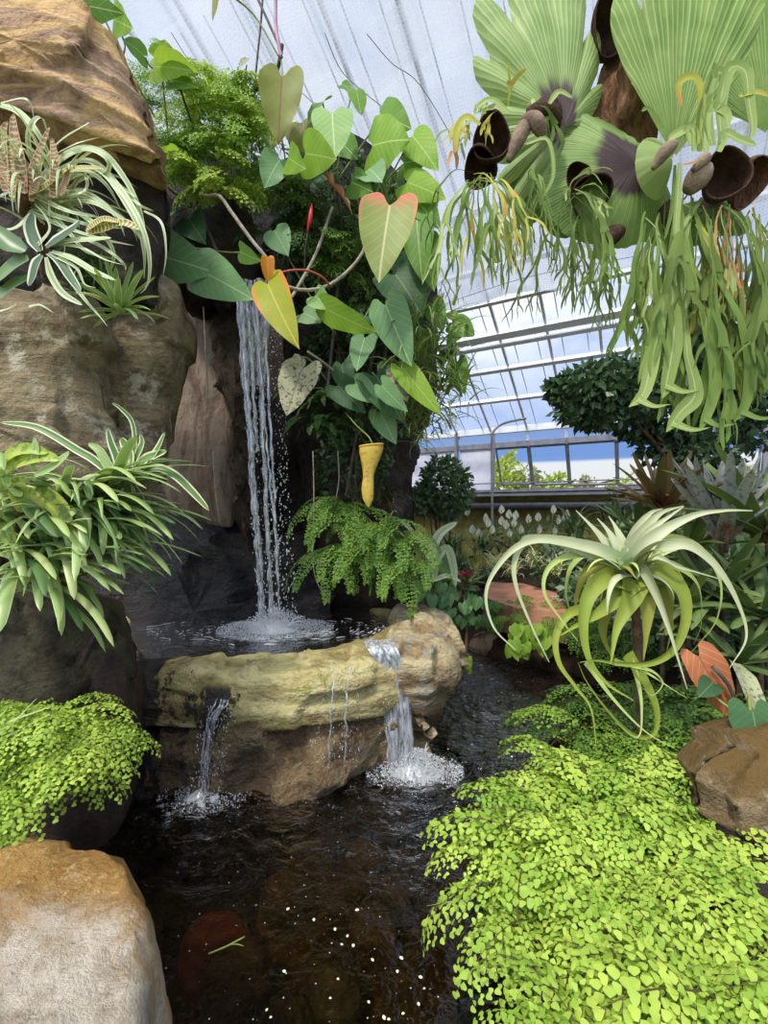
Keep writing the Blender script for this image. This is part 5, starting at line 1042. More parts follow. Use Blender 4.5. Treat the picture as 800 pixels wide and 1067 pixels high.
# =================== twisted silver air plant
SILV = leaf_mat('silver_leaf', hexc(194, 196, 160), hexc(156, 164, 120), trans=.12, rough=.6, spec=.2, nsc=6, basec=hexc(150, 170, 120), base1=.2)
SILG = leaf_mat('silver_green_leaf', hexc(196, 208, 132), hexc(166, 188, 100), trans=.28, rough=.55, spec=.2, nsc=6)
LIME = leaf_mat('lime_leaf', hexc(160, 172, 72), hexc(120, 138, 50), trans=.32, rough=.5, spec=.25, nsc=6)
OLIV = leaf_mat('olive_base_leaf', hexc(150, 150, 66), hexc(112, 118, 52), trans=.2, rough=.55, spec=.2, nsc=6)
D = 1.95
t = thing('air_plant', at(658, 610, D), 'large silvery air plant with long curling leaves beside the pond', 'air plant')
def tl(pts, w, mat, dz=None, cup=.45):
    n = len(pts); P = [at(x, y, D+(z[0] if z else (dz if dz is not None else 0)*(i/(n-1)))) for i, (x, y, *z) in enumerate(pts)]
    k = MB(); strap(k, spline(P, 44), lambda q_: w*.85*np.interp(q_, [0, .06, .2, .45, .7, 1], [1.6, 1.25, .95, .55, .26, .05]), cup=cup, tint=U(0, 1), normal=V3(0, -1, .5), nx=5); k.build('leaf', mat, t)
S_ = [([(652, 592), (636, 580), (615, 571), (565, 562), (535, 572), (512, 600), (506, 625), (515, 655), (537, 677)], .034, SILV, -.18), ([(650, 590), (628, 582), (600, 573), (572, 563), (548, 564), (536, 585), (538, 612), (555, 655), (572, 690)], .030, SILV, -.12),
      ([(650, 588), (635, 572), (620, 553), (600, 532)], .036, SILV, .1), ([(652, 586), (640, 566), (632, 552), (622, 540)], .042, SILV, .05), ([(653, 584), (646, 562), (640, 548), (634, 538)], .040, SILV, .12), ([(656, 585), (664, 562), (686, 536), (712, 527)], .044, SILV, .05), ([(655, 586), (662, 556), (676, 536), (690, 530)], .046, SILV, .16),
      ([(658, 590), (680, 560), (720, 538), (754, 532), (784, 532)], .040, SILV, -.08), ([(657, 588), (674, 556), (700, 536), (712, 528)], .036, SILV, .0), ([(658, 592), (690, 572), (716, 568), (745, 590), (768, 628), (777, 664), (760, 696)], .032, SILV, -.15),
      ([(658, 592), (690, 564), (716, 565), (736, 580), (750, 610), (746, 645), (728, 670), (706, 694)], .026, SILG, .02), ([(656, 594), (668, 588), (684, 616), (698, 655), (708, 690), (716, 718)], .034, SILV, -.2), ([(658, 592), (682, 580), (706, 590), (756, 605)], .018, SILV, -.1),
      ([(650, 594), (624, 578), (590, 580), (570, 594), (567, 618), (585, 646), (602, 668)], .026, SILG, -.1), ([(650, 590), (620, 574), (596, 590), (590, 620), (598, 645)], .026, SILG, .1),
      ([(662, 600), (690, 600), (708, 616), (712, 644), (702, 674), (680, 690), (650, 692), (622, 688), (604, 690)], .044, LIME, -.14), ([(650, 604), (628, 604), (612, 622), (607, 652), (613, 686), (632, 712), (660, 730)], .046, LIME, -.18), ([(660, 604), (656, 624), (642, 655), (636, 692)], .056, LIME, -.14), ([(654, 604), (640, 624), (622, 640), (600, 652), (584, 662)], .05, LIME, -.12),
      ([(664, 606), (672, 630), (672, 660), (670, 688)], .056, OLIV, -.05), ([(670, 604), (688, 620), (698, 650), (694, 680)], .05, OLIV, .04), ([(646, 606), (632, 630), (628, 660), (640, 690)], .05, OLIV, .04), ([(612, 634), (592, 640), (579, 662), (582, 690), (600, 716), (616, 740), (622, 790)], .020, LIME, -.12),
      ([(652, 682), (662, 696), (674, 716), (683, 740), (680, 764), (660, 766), (636, 744), (612, 712), (602, 690)], .022, LIME, -.1), ([(655, 685), (664, 710), (668, 740), (664, 768), (640, 752)], .012, SILG, -.1), ([(640, 690), (660, 694), (680, 700), (690, 712), (680, 724), (668, 716)], .012, SILG, -.06), ([(610, 690), (640, 730), (672, 762), (706, 782)], .012, SILG, -.1),
      ([(650, 690), (672, 700), (700, 718), (716, 728)], .010, SILG, -.05), ([(648, 596), (630, 590), (610, 600), (600, 630), (604, 650)], .04, OLIV, .12), ([(668, 598), (692, 610), (700, 640), (690, 664)], .04, OLIV, .12), ([(672, 596), (700, 590), (726, 610), (730, 650), (722, 672)], .03, SILG, .15), ([(545, 567), (548, 560), (570, 558), (600, 560)], .012, SILV, .0)]
for s in S_: tl(*s)
for i in range(26):
    a = i*2.4; P, sd = arch(at(657, 596, D+.02)+V3(.02*math.cos(a), .02*math.sin(a), 0), a, U(.18, .34), U(-.1, 1.1), U(.9, 2.4), 18, 1.3, U(-.6, .6)); k = MB(); strap(k, P, lambda q_: .028*np.interp(q_, [0, .15, .5, .8, 1], [1.3, 1, .5, .22, .04]), sd, .45, U(0, 1), 5); k.build('leaf', (SILV, SILG, OLIV)[i % 3], t)
k = MB(); tube(k, spline([at(660, 592, D+.03), at(662, 640, D+.05), at(664, 690, D+.08), at(668, 790, D+.16), at(668, 860, D+.16)], 20), lambda q_: .018-.004*q_, 8); k.build('stem', BARK, t)

# =================== bromeliads of the right bank
def broms(name, label, base, n, L, w, mat, e=(.15, 1.35), droop=(.3, 1.2), az=(0, 2*PI), cat='bromeliad', group=None, tilt=(0, 0), prof=None, jit=.015, cup=.5, stem=None):
    """rosette: every leaf a part; inner leaves upright, outer ones flat"""
    t = thing(name, base, label, cat, group); b = np.asarray(base)
    for i in range(n):
        f = i/(n-1); a = i*2.39996+U(-.2, .2)
        if az[1]-az[0] < 6.2: a = az[0]+(a % (2*PI))/(2*PI)*(az[1]-az[0])
        e0 = e[1]+(e[0]-e[1])*f; ll = L[0]+(L[1]-L[0])*(.25+.75*math.sin(PI*(.15+.8*f)))*U(.85, 1.12); P, s = arch(b+rng.normal(size=3)*jit, a, ll, e0, U(*droop)*(.5+.6*f), 14, 1.5, U(-.2, .2))
        if tilt[0] or tilt[1]: dz = P-b; P = P+np.stack([tilt[0]*dz[:, 2], tilt[1]*dz[:, 2], -.3*abs(tilt[1])*dz[:, 2]], -1)
        k = MB(); strap(k, P, (prof or (lambda W: w_strap(W, .8, 4)))(U(*w)), s, cup, U(0, 1), 5); k.build('leaf', mat if not isinstance(mat, list) else mat[i % len(mat)], t)
    if stem is not None:
        k = MB(); tube(k, spline([np.asarray(stem), (np.asarray(stem)+b)/2+V3(.01, .01, 0), b+V3(0, 0, .03)], 12), lambda q_: .016-.004*q_, 8); k.build('stem', BARK, t)
    return t
BDG = leaf_mat('bromeliad_deep_green', hexc(140, 158, 82), hexc(98, 122, 62), basec=hexc(112, 92, 56), base1=.25, trans=.18, rough=.45, spec=.3, nsc=5)
BDG2 = leaf_mat('bromeliad_dark', hexc(120, 138, 78), hexc(80, 102, 58), trans=.15, rough=.45, spec=.3, nsc=5)
BGR = leaf_mat('bromeliad_grey', hexc(178, 178, 168), hexc(146, 150, 140), blotch=hexc(122, 124, 110), basec=hexc(140, 96, 72), base1=.22, trans=.15, rough=.55, nsc=8)
BRD = leaf_mat('bromeliad_reddish', hexc(140, 104, 66), hexc(96, 92, 52), basec=hexc(120, 70, 58), base1=.4, trans=.2, rough=.4, nsc=6)
BLT = leaf_mat('bromeliad_light', hexc(150, 166, 96), hexc(116, 138, 72), trans=.25, rough=.4, nsc=6)
g = lambda x, y, d: at(x, y, d)
def foot(p): return V3(p[0], p[1], .25)
for (x, y, d, n, L, w, m, lab, ex) in (
  (752, 560, 2.6, 22, (.32, .52), (.030, .042), BGR, 'silvery grey upright bromeliad standing behind the air plant', dict(e=(.7, 1.5), droop=(.1, .5))),
  (690, 530, 2.9, 24, (.26, .42), (.024, .034), BRD, 'reddish-brown bromeliad left of the silvery grey one', dict(e=(.3, 1.4), droop=(.2, .8))),
  (800, 560, 2.5, 22, (.4, .62), (.034, .046), BDG, 'green bromeliad with broad arching leaves cut by the right edge, highest one', dict(e=(.35, 1.3), droop=(.3, 1.1))),
  (745, 625, 2.55, 26, (.34, .52), (.028, .040), BDG2, 'dark green bromeliad just below the silvery grey one', dict(e=(.1, 1.2), droop=(.3, 1.2))),
  (792, 640, 2.35, 24, (.32, .5), (.026, .04), BDG2, 'dark bromeliad at the right edge beside the curling silver leaf', dict(e=(.1, 1.2), droop=(.3, 1.2))),
  (712, 645, 2.6, 22, (.26, .42), (.022, .034), BDG, 'small green bromeliad directly behind the lime curls of the air plant', dict(e=(.1, 1.2), droop=(.3, 1.2))),
  (770, 690, 2.3, 20, (.24, .4), (.020, .032), BDG2, 'dark bromeliad behind the orange dying leaf', dict(e=(.0, 1.1), droop=(.4, 1.3))),
  (716, 580, 2.85, 22, (.3, .46), (.026, .036), BDG, 'green bromeliad between the reddish and the silvery ones, lower down', dict(e=(.2, 1.3), droop=(.3, 1.)) ),
  (668, 560, 3.2, 18, (.26, .4), (.024, .034), BDG2, 'dark bromeliad behind the upright silver leaves of the air plant', dict(e=(.2, 1.3), droop=(.3, 1.)))):
    p = g(x, y, d); broms('bromeliad', lab, p, n, L, w, m, cat='bromeliad', stem=foot(p), **ex)
t = thing('flower_spike', g(757, 560, 2.5), 'short rusty-red flower spike in the heart of the silvery grey bromeliad', 'flower spike')
k = MB()
for i in range(40):
    a = i*2.4; z = -.01+.1*i/40; c = g(757, 556, 2.48)+V3(.035*math.cos(a)*(1-.5*i/40), .035*math.sin(a)*(1-.5*i/40), z); strap(k, spline([c, c+V3(.02*math.cos(a), .02*math.sin(a), .02)], 5), w_lance(.008), tint=U(0, 1), nx=3)
k.build('bracts', leaf_mat('rusty_bract', hexc(176, 92, 62), hexc(140, 100, 52), trans=.15), t)
k = MB(); tube(k, spline([g(756, 575, 2.52), g(757, 556, 2.48), g(757, 540, 2.48)], 8), .012, 8); k.build('spike_stem', BARK, t)
# dying orange leaf, spotted strap leaf and round dark leaf beside the mossy rock
t = thing('dying_leaf', g(728, 682, 1.9), 'dying orange-brown leaf with paler veins hanging beside the mossy rock', 'leaf')
k = MB(); heart(k, frame_mat(g(728, 684, 1.9), g(762, 742, 1.84)-g(728, 684, 1.9), V3(-.2, -1, .25)), .27, .155, .3, .25, .03, .18, .3, .6); k.build('blade', leaf_mat('orange_dying_leaf', hexc(196, 124, 80), hexc(168, 94, 60), rib=hexc(150, 90, 60), rib_w=.05, veins=hexc(228, 172, 118), vk=8, trans=.3, rough=.5, nsc=8), t)
k = MB(); tube(k, spline([g(742, 694, 1.86), g(760, 716, 1.83), g(770, 750, 1.82), g(772, 790, 1.84)], 14), .008, 6); k.build('leaf_stalk', DKSTEM, t)
t = thing('strap_leaf', g(770, 700, 1.85), 'spotted grey-green strap leaf drooping beside the orange dying leaf', 'leaf')
k = MB(); strap(k, spline([g(764, 690, 1.95), g(774, 705, 1.86), g(786, 735, 1.8), g(800, 775, 1.78)], 24), w_strap(.048, .5, 6), cup=.3, normal=V3(0, -1, .4)); k.build('blade', leaf_mat('spotted_strap', hexc(170, 172, 130), hexc(136, 144, 104), blotch=hexc(104, 104, 76), rib=hexc(150, 132, 96), rib_w=.1, trans=.15, nsc=12), t)
climber('broad_leaf_plant', 'round dark green leaf hanging over the mossy rock at the right edge', g(775, 740, 1.8), [(784, 742, 790, 796, 50, 1.68, 'dark', .1, .4, .04), (742, 712, 728, 726, 22, 1.86, 'dark', .3, .4, .03)], [([g(776, 800, 1.85), g(778, 760, 1.8), g(782, 742, 1.72)], .006, GREENSTALK)], anchors=[g(778, 752, 1.78)])
# small ground fern beside it
# =================== dark tree behind the hanging fronds
TREE = leaf_mat('tree_leaf_dark', hexc(84, 112, 70), hexc(52, 76, 52), trans=.2, rough=.4, spec=.45, nsc=3)
p = at(690, 420, 4.6); tb = V3(p[0]+.25, p[1]+.1, .3)
t = thing('dark_tree', tb, 'dark glossy-leaved tree behind the long hanging fronds', 'tree')
lumps = [(592, 408, 12), (604, 422, 18), (616, 402, 20), (628, 424, 20), (640, 398, 22), (650, 420, 24), (664, 438, 20), (668, 404, 24), (690, 390, 26), (700, 430, 26), (690, 458, 22), (716, 470, 20), (724, 400, 30), (745, 440, 26), (736, 350, 30), (764, 372, 30), (772, 412, 28), (790, 446, 20), (800, 340, 30), (800, 385, 26), (712, 340, 24), (734, 478, 16), (585, 400, 8)]
for (x, y, r) in lumps:
    d = U(4.3, 4.9); leafball(at(x, y, d), (r*1.5*d/F, .24, r*1.1*d/F), int(r*19), .10).build('foliage', TREE, t)
k = MB()
for (x, y) in ((612, 420), (640, 410), (690, 400), (735, 340), (770, 400), (800, 360)):
    e = at(x, y, 4.65); m_ = at((x+712)/2, max(y, 430)+10, 4.7); tube(k, spline([tb+V3(U(-.05, .05), 0, 0), at(712, 520, 4.7), m_, e], 20), lambda q_: .05*(1-q_*.85), 7)
k.build('trunk', BARK, t)
rng = np.random.default_rng(78); random.seed(7)
# =================== left clumps
STR1 = leaf_mat('strap_green', hexc(170, 192, 118), hexc(118, 152, 82), edge=hexc(196, 210, 150), edge_w=.85, trans=.25, rough=.38, spec=.45, nsc=4)
STR2 = leaf_mat('strap_light', hexc(200, 210, 142), hexc(158, 182, 104), trans=.28, rough=.4, spec=.4, nsc=4)
STR3 = leaf_mat('strap_dark', hexc(110, 140, 80), hexc(72, 104, 60), trans=.2, rough=.38, spec=.45, nsc=4)
VAR = leaf_mat('variegated_leaf', hexc(120, 150, 80), hexc(84, 120, 62), edge=hexc(232, 230, 186), edge_w=.66, trans=.25, rough=.4, nsc=6)
VARW = leaf_mat('cream_ribbon_leaf', hexc(222, 226, 190), hexc(196, 208, 158), rib=hexc(140, 168, 104), rib_w=.45, trans=.25, rough=.42, nsc=6)
BAND = leaf_mat('banded_leaf', hexc(120, 132, 64), hexc(92, 106, 52), bands=hexc(214, 150, 132), bk=15, edge=hexc(216, 160, 140), edge_w=.86, trans=.2, rough=.45, nsc=6)
BANDY = leaf_mat('banded_yellow_leaf', hexc(150, 150, 74), hexc(112, 124, 60), bands=hexc(224, 202, 142), bk=15, edge=hexc(228, 210, 160), edge_w=.86, trans=.2, rough=.45, nsc=6)
YEL = leaf_mat('yellow_green_broad', hexc(200, 206, 86), hexc(150, 172, 66), blotch=hexc(120, 146, 66), trans=.3, rough=.4, nsc=7)
CH = leaf_mat('charcoal_leaf', hexc(96, 120, 84), hexc(66, 90, 62), edge=hexc(222, 226, 196), edge_w=.72, trans=.18, rough=.4, nsc=6)
# big clump of strap leaves: several crowns
crowns = [(at(10, 560, 1.95), 58), (at(66, 540, 1.98), 70), (at(92, 530, 2.02), 70), (at(30, 590, 1.9), 60), (at(0, 520, 1.9), 24)]
labs = ['clump of drooping strap leaves cut by the left edge below the cliff rock', 'large clump of glossy strap leaves spreading right over the olive rock', 'clump of long thin strap leaves reaching toward the black wet rock', 'lowest clump of broad drooping strap leaves at the left', 'upper clump of strap leaves at the left edge behind the yellowish leaves']
for (c, n), lab in zip(crowns, labs):
    t = thing('strap_leaf_plant', c, lab, 'plant')
    for i in range(n):
        a = U(-PI*.72, .5) if i % 3 == 0 else U(-1.0, .35); P, s = arch(c+rng.normal(size=3)*V3(.06, .03, .06), a, U(.30, .54), U(-.2, .8), U(.6, 1.5), 16, 1.4, U(-.4, .4)); k = MB()
        strap(k, P, (w_strap(U(.015, .024), .6, 5) if i % 3 else w_taper(U(.012, .018), .6)), s, .35, U(0, 1), 5); k.build('leaf', (STR1, STR2, STR3, STR1)[i % 4], t)
    k = MB(); tube(k, spline([c+V3(0, .20, -.10), c+V3(0, .05, -.03), c], 8), .03, 7); k.build('root_stock', BARK, t)
t = thing('yellow_leaf_bromeliad', at(20, 510, 1.8), 'broad yellow-green mottled leaves on top of the strap-leaf clump', 'bromeliad')
def lp(t, pts, w, mat, d, prof=w_strap, cup=.3, name='leaf', nrm=V3(0, -1, .5), wave=0.):
    k = MB(); strap(k, spline([at(x, y, d+(z[0] if z else 0)) for x, y, *z in pts], 24), prof(w), cup=cup, tint=U(0, 1), normal=nrm, wave=wave); k.build(name, mat, t)
def ws(W): return w_strap(W, .45, 4)
for pts, w, m in (([(0, 496), (20, 482), (46, 476), (62, 480)], .030, YEL), ([(2, 484), (14, 472), (30, 468), (50, 472)], .026, YEL), ([(4, 500), (14, 504), (22, 520), (22, 534)], .034, YEL), ([(26, 512), (44, 516), (62, 530), (72, 554)], .036, YEL), ([(24, 520), (40, 536), (56, 552), (70, 556)], .030, STR1), ([(0, 540), (8, 556), (14, 570)], .030, YEL), ([(36, 496), (56, 486), (70, 474), (72, 470)], .020, STR1), ([(34, 490), (38, 470), (36, 456)], .016, STR1)): lp(t, pts, w, m, 1.78, ws)
k = MB(); tube(k, spline([at(24, 560, 1.86), at(20, 530, 1.84), at(14, 500, 1.80)], 8), .02, 7); k.build('root_stock', BARK, t)
t = thing('variegated_bromeliad', at(130, 495, 2.15), 'cream-edged bromeliad perched against the cliff left of the cave', 'bromeliad')
for pts, w, m in (([(126, 500), (122, 478), (116, 462), (112, 446)], .018, VAR), ([(128, 498), (140, 470), (138, 440), (124, 424), (116, 420)], .012, VAR), ([(130, 498), (134, 484), (134, 470), (126, 456)], .030, VAR), ([(130, 500), (150, 486), (164, 468), (172, 450)], .018, VAR), ([(134, 502), (150, 480), (162, 474), (174, 470)], .024, VAR), ([(134, 500), (160, 488), (180, 494), (198, 510), (218, 532)], .020, VAR), ([(132, 502), (134, 514), (130, 534), (126, 542)], .034, VAR), ([(126, 502), (108, 488), (96, 478), (82, 470), (40, 446), (0, 440)], .018, VAR), ([(126, 504), (104, 498), (88, 500), (70, 512)], .018, VAR), ([(128, 506), (120, 520), (104, 534), (92, 536)], .022, VAR), ([(138, 504), (146, 520), (152, 538), (152, 546)], .020, VAR), ([(132, 500), (140, 480), (148, 462), (146, 452)], .018, VAR), ([(124, 500), (112, 484), (104, 470), (92, 462)], .02, STR1)): lp(t, pts, w, m, 2.05, ws)
k = MB(); tube(k, spline([at(118, 540, 2.35), at(126, 516, 2.18), at(130, 500, 2.08)], 8), .022, 7); k.build('root_stock', BARK, t)
# top clump: cream ribbons, banded spikes, oval cream-edged leaves
t = thing('ribbon_plant', at(40, 230, 2.3), 'cream and green ribbon-leaved plant looping down beside the banded boulder', 'plant')
RB = [([(30, 210), (60, 172), (90, 156), (112, 166), (110, 180), (84, 186)], .014), ([(30, 200), (70, 160), (104, 158), (130, 186), (146, 220), (151, 250), (150, 236)], .013), ([(40, 190), (90, 168), (124, 196), (148, 236), (156, 270), (154, 296), (146, 306)], .014), ([(30, 190), (60, 150), (90, 130), (92, 128)], .006), ([(60, 160), (80, 150), (104, 143)], .006), ([(0, 110), (20, 118), (40, 140), (58, 176)], .014), ([(0, 108), (28, 104), (36, 126)], .007), ([(0, 176), (30, 200), (70, 220), (100, 226), (116, 236)], .012), ([(30, 210), (80, 200), (110, 214), (124, 232), (130, 246)], .013), ([(30, 206), (60, 206), (88, 200), (90, 184), (78, 176)], .011), ([(50, 214), (90, 210), (118, 222), (140, 240), (154, 262)], .012), ([(40, 200), (80, 178), (108, 190), (126, 218)], .013), ([(24, 204), (40, 210), (70, 240), (90, 262), (120, 270)], .010), ([(30, 214), (60, 226), (100, 236), (130, 238)], .012), ([(120, 190), (140, 205), (148, 218)], .006), ([(130, 200), (146, 214), (160, 220)], .006), ([(150, 220), (168, 232), (173, 262), (170, 288)], .005), ([(30, 220), (70, 238), (110, 250), (140, 256)], .009), ([(60, 240), (100, 254), (128, 274), (130, 286)], .008), ([(20, 190), (10, 200), (-4, 206)], .01), ([(40, 214), (20, 236), (4, 240), (-10, 236)], .01), ([(48, 200), (100, 176), (140, 228), (150, 262), (150, 290)], .012), ([(44, 196), (30, 150), (34, 128), (44, 124), (52, 150)], .010), ([(60, 210), (96, 232), (118, 262), (112, 290)], .011)]
for pts, w in RB:
    k = MB(); strap(k, spline([at(x, y, 2.24-.10*math.sin(PI*i/(len(pts)-1))+U(-.03, .03)) for i, (x, y) in enumerate(pts)], 30), lambda q_: w*1.25*np.interp(q_, [0, .1, .5, .85, 1], [.8, 1, .9, .5, .05]), cup=.35, tint=U(0, 1), normal=V3(0, -1, .4)); k.build('leaf', VARW, t)
for i in range(60):
    k = MB(); a = U(-2.4, .6); P, s = arch(at(40+U(-25, 30), 215+U(-20, 20), 2.3), a, U(.25, .52), U(.2, 1.3), U(1.0, 2.8), 16, 1.3, U(-.5, .5)); strap(k, P, w_taper(U(.008, .013), .6), s, .35, U(0, 1), 3); k.build('leaf', VARW, t)
k = MB(); tube(k, spline([at(40, 250, 2.62), at(40, 236, 2.45), at(38, 216, 2.3)], 8), .04, 7); k.build('root_stock', BARK, t)
t = thing('banded_bromeliad', at(25, 200, 2.2), 'bromeliad with upright pink-banded green leaves at the left edge', 'bromeliad')
for pts, w, m in (([(26, 202), (22, 170), (16, 140), (14, 118)], .020, BAND), ([(8, 200), (4, 170), (4, 140), (8, 126)], .020, BAND), ([(28, 200), (36, 176), (46, 150), (52, 132)], .016, BAND), ([(20, 200), (10, 186), (0, 172), (-8, 164)], .018, BAND), ([(30, 204), (48, 196), (62, 184), (78, 172)], .018, BANDY), ([(56, 206), (58, 186), (58, 164), (54, 144)], .017, BAND), ([(64, 204), (70, 190), (72, 176)], .016, BAND), ([(76, 176), (92, 176), (108, 176)], .012, BANDY), ([(90, 244), (110, 240), (128, 234), (146, 240)], .024, BANDY), ([(92, 240), (108, 230), (124, 232)], .016, BANDY), ([(34, 210), (40, 190), (44, 178)], .016, BAND), ([(14, 206), (14, 180), (10, 150)], .016, BANDY)): lp(t, pts, w*1.45, m, 2.12, lambda W: w_strap(W, .6, 2.5), .45)
k = MB(); tube(k, spline([at(30, 240, 2.5), at(26, 222, 2.3), at(24, 202, 2.14)], 8), .03, 7); k.build('root_stock', BARK, t)
t = thing('oval_leaf_bromeliad', at(45, 265, 2.15), 'dark bromeliad with oval cream-edged leaves below the banded one', 'bromeliad')
for pts, w in (([(42, 262), (36, 250), (32, 236), (34, 222)], .030), ([(48, 258), (64, 248), (78, 238), (84, 230)], .030), ([(44, 266), (38, 276), (34, 290), (30, 298)], .028), ([(50, 264), (62, 272), (74, 290), (84, 304)], .022), ([(54, 262), (76, 270), (100, 284), (120, 292)], .016), ([(48, 268), (54, 288), (66, 306), (86, 318)], .016), ([(76, 296), (90, 314), (104, 330), (112, 340)], .010), ([(50, 258), (70, 252), (96, 250), (116, 248)], .018), ([(56, 254), (84, 258), (108, 270), (128, 276)], .012), ([(40, 256), (52, 240), (48, 226), (36, 212)], .012), ([(60, 268), (80, 280), (88, 296), (100, 300)], .010), ([(30, 320), (42, 318), (56, 326)], .008), ([(-6, 326), (8, 322), (18, 316)], .008)): lp(t, pts, w, CH if w > .021 else VARW, 2.08, ws if w > .015 else w_taper)
for pts, w in (([(30, 270), (18, 276), (6, 286), (-6, 296)], .05), ([(26, 262), (12, 256), (0, 246), (-10, 236)], .05), ([(30, 290), (14, 298), (0, 310), (-12, 316)], .04)): lp(t, pts, w, STR3, 2.1, ws)
k = MB(); tube(k, spline([at(50, 290, 2.45), at(48, 276, 2.28), at(46, 262, 2.1)], 8), .03, 7); k.build('root_stock', BARK, t)
t = broms('small_bromeliad', 'small green bromeliad perched on the cliff edge left of the cave', at(125, 322, 2.25), 22, (.12, .24), (.012, .017), STR1, e=(-.3, 1.3), droop=(.3, 1.0), az=(-PI, .5))
t = thing('dark_foliage', at(92, 300, 2.4), 'dark grassy tuft hanging under the ribbon-leaved plant', 'plant')
k = MB()
for i in range(80): P, s = arch(at(90+U(-16, 16), 285+U(-14, 20), 2.38), U(-2.6, -.2), U(.12, .3), U(-.3, 1.), U(.8, 2.4), 10); strap(k, P, w_taper(U(.005, .01)), s, .3, U(0, 1), 3)
k.build('foliage', STR3, t)
# grass blades over the left fern
t = thing('grass_tuft', at(-12, 770, 1.55), 'few pale grass blades sticking out at the left edge above the bright fern', 'grass')
for pts in ([(-20, 770), (10, 752), (54, 736)], [(-20, 778), (14, 764), (52, 744)], [(-20, 776), (6, 760), (38, 728)], [(-20, 756), (0, 746), (10, 734)], [(-20, 782), (20, 770), (60, 762)]): lp(t, pts, .006, STR2, 1.55, w_taper, name='blade')
k = MB(); tube(k, spline([at(-18, 800, 1.75), at(-20, 786, 1.62), at(-20, 774, 1.56)], 8), .012, 6); k.build('root_stock', BARK, t)
rng = np.random.default_rng(89); random.seed(8)
# =================== far garden
def gz(px, d, z=.33): return V3((px-CX)*d/F, d, z)
SHR = leaf_mat('shrub_leaf', hexc(110, 136, 86), hexc(70, 98, 62), trans=.2, rough=.4, spec=.4, nsc=3)
c = at(462, 512, 6.0); bush('potted_shrub', c, (.40, .3, .46), 2000, .085, SHR, 'small-leaved dark shrub in front of the white wall panel', 'shrub', None, 5, .33)
c = at(438, 520, 5.9); bush('potted_shrub', c, (.16, .2, .26), 400, .08, SHR, 'dark low shrub left of the small-leaved shrub, by the grey wall', 'shrub', None, 3, .33)
# white spathed plants
SPW = plain_mat('white_spathe', hexc(244, 244, 232), hexc(228, 230, 208), .5); SPX = plain_mat('spadix', hexc(226, 220, 160), hexc(200, 196, 130), .6)
PLG = leaf_mat('peace_lily_leaf', hexc(92, 118, 76), hexc(62, 88, 58), trans=.18, rough=.35, spec=.5, nsc=4)
flw = [(487, 533), (492, 552), (505, 540), (512, 552), (523, 543), (531, 536), (538, 537), (528, 547), (535, 545), (550, 541), (542, 552), (499, 556), (561, 539), (576, 531), (588, 540), (581, 542), (590, 536), (577, 553), (561, 552), (530, 556), (522, 531), (508, 545)]
for lo, hi, lab in ((480, 515, 'white-flowered dark-leaved plant nearest the shrub, in front of the far wall'), (515, 545, 'white-flowered dark-leaved plant in the middle of the far bed'), (545, 600, 'white-flowered dark-leaved plant just left of the silver air plant tips')):
    m = [f for f in flw if lo <= f[0] < hi]; cx = sum(f[0] for f in m)/len(m); b = gz(cx, 6.6); t = thing('peace_lily', b, lab, 'plant'); k = MB()
    for i in range(60): P, s = arch(b+V3(U(-.22, .22), U(-.1, .15), 0), U(0, 2*PI), U(.25, .5), U(.5, 1.4), U(.4, 1.5), 9); strap(k, P, lambda q_: .045*np.interp(q_, [0, .5, .62, .8, 1], [.07, .1, .9, .8, .02]), s, .2, U(0, 1), 5)
    k.build('foliage', PLG, t)
    for (x, y) in m:
        p = at(x, y, 6.5); f = MB(); a = U(-.5, .5); strap(f, spline([p+V3(0, .01, -.06), p+V3(.01*math.sin(a), .015, .0), p+V3(.02*math.sin(a), -.005, .075)], 10), w_lance(.045, .45), cup=.55, tint=.5, normal=V3(math.sin(a), -1, .2)); o = f.build('spathe', SPW, t)
        f = MB(); tube(f, [p+V3(0, -.012, -.04), p+V3(0, -.016, .02)], .008, 6); f.build('spadix', SPX, o)
        f = MB(); tube(f, spline([V3(b[0]+(p[0]-b[0])*.4, b[1], b[2]+.05), (b+p)/2+V3(0, 0, .1), p+V3(0, .01, -.06)], 8), .005, 4); f.build('flower_stalk', GREENSTALK, o)
# variegated spider plants
SPD = leaf_mat('spider_leaf', hexc(226, 226, 178), hexc(196, 204, 132), rib=hexc(126, 154, 82), rib_w=.5, trans=.25, rough=.45, nsc=4)
for (x, y, d, n, lab) in ((492, 590, 5.9, 34, 'variegated spider plant by the red bromeliad'), (515, 580, 6.0, 36, 'variegated spider plant second from the left in the far bed'), (535, 588, 5.8, 34, 'variegated spider plant behind the curled tip of the air plant'), (556, 578, 5.7, 36, 'yellowish spider plant under the left arch of the air plant'), (580, 588, 5.4, 34, 'spider plant behind the inner curled leaves of the air plant'), (610, 600, 5.0, 34, 'spider plant behind the left lime leaf of the air plant'), (476, 596, 5.7, 26, 'small spider plant behind the red bromeliad')):
    grassy('spider_plant', lab, at(x, y+8, d), n, (.16, .32), (.010, .016), SPD, e0=(.5, 1.4), droop=(.7, 2.2), jit=.03)
GRC = leaf_mat('silver_ground_cover', hexc(196, 200, 192), hexc(120, 134, 116), trans=.15, nsc=6)
for (x, y, d, lab) in ((605, 628, 4.9, 'silvery low plant behind the lime leaves'), (595, 575, 5.6, 'silvery low plant beyond the arch of the air plant'), (668, 640, 4.0, 'silvery low plant right of the air plant base')):
    p = at(x, y, d); bush('silver_plant', p, (.26, .2, .14), 380, .07, GRC, lab, 'plant', None, 3, p[2]-.2)
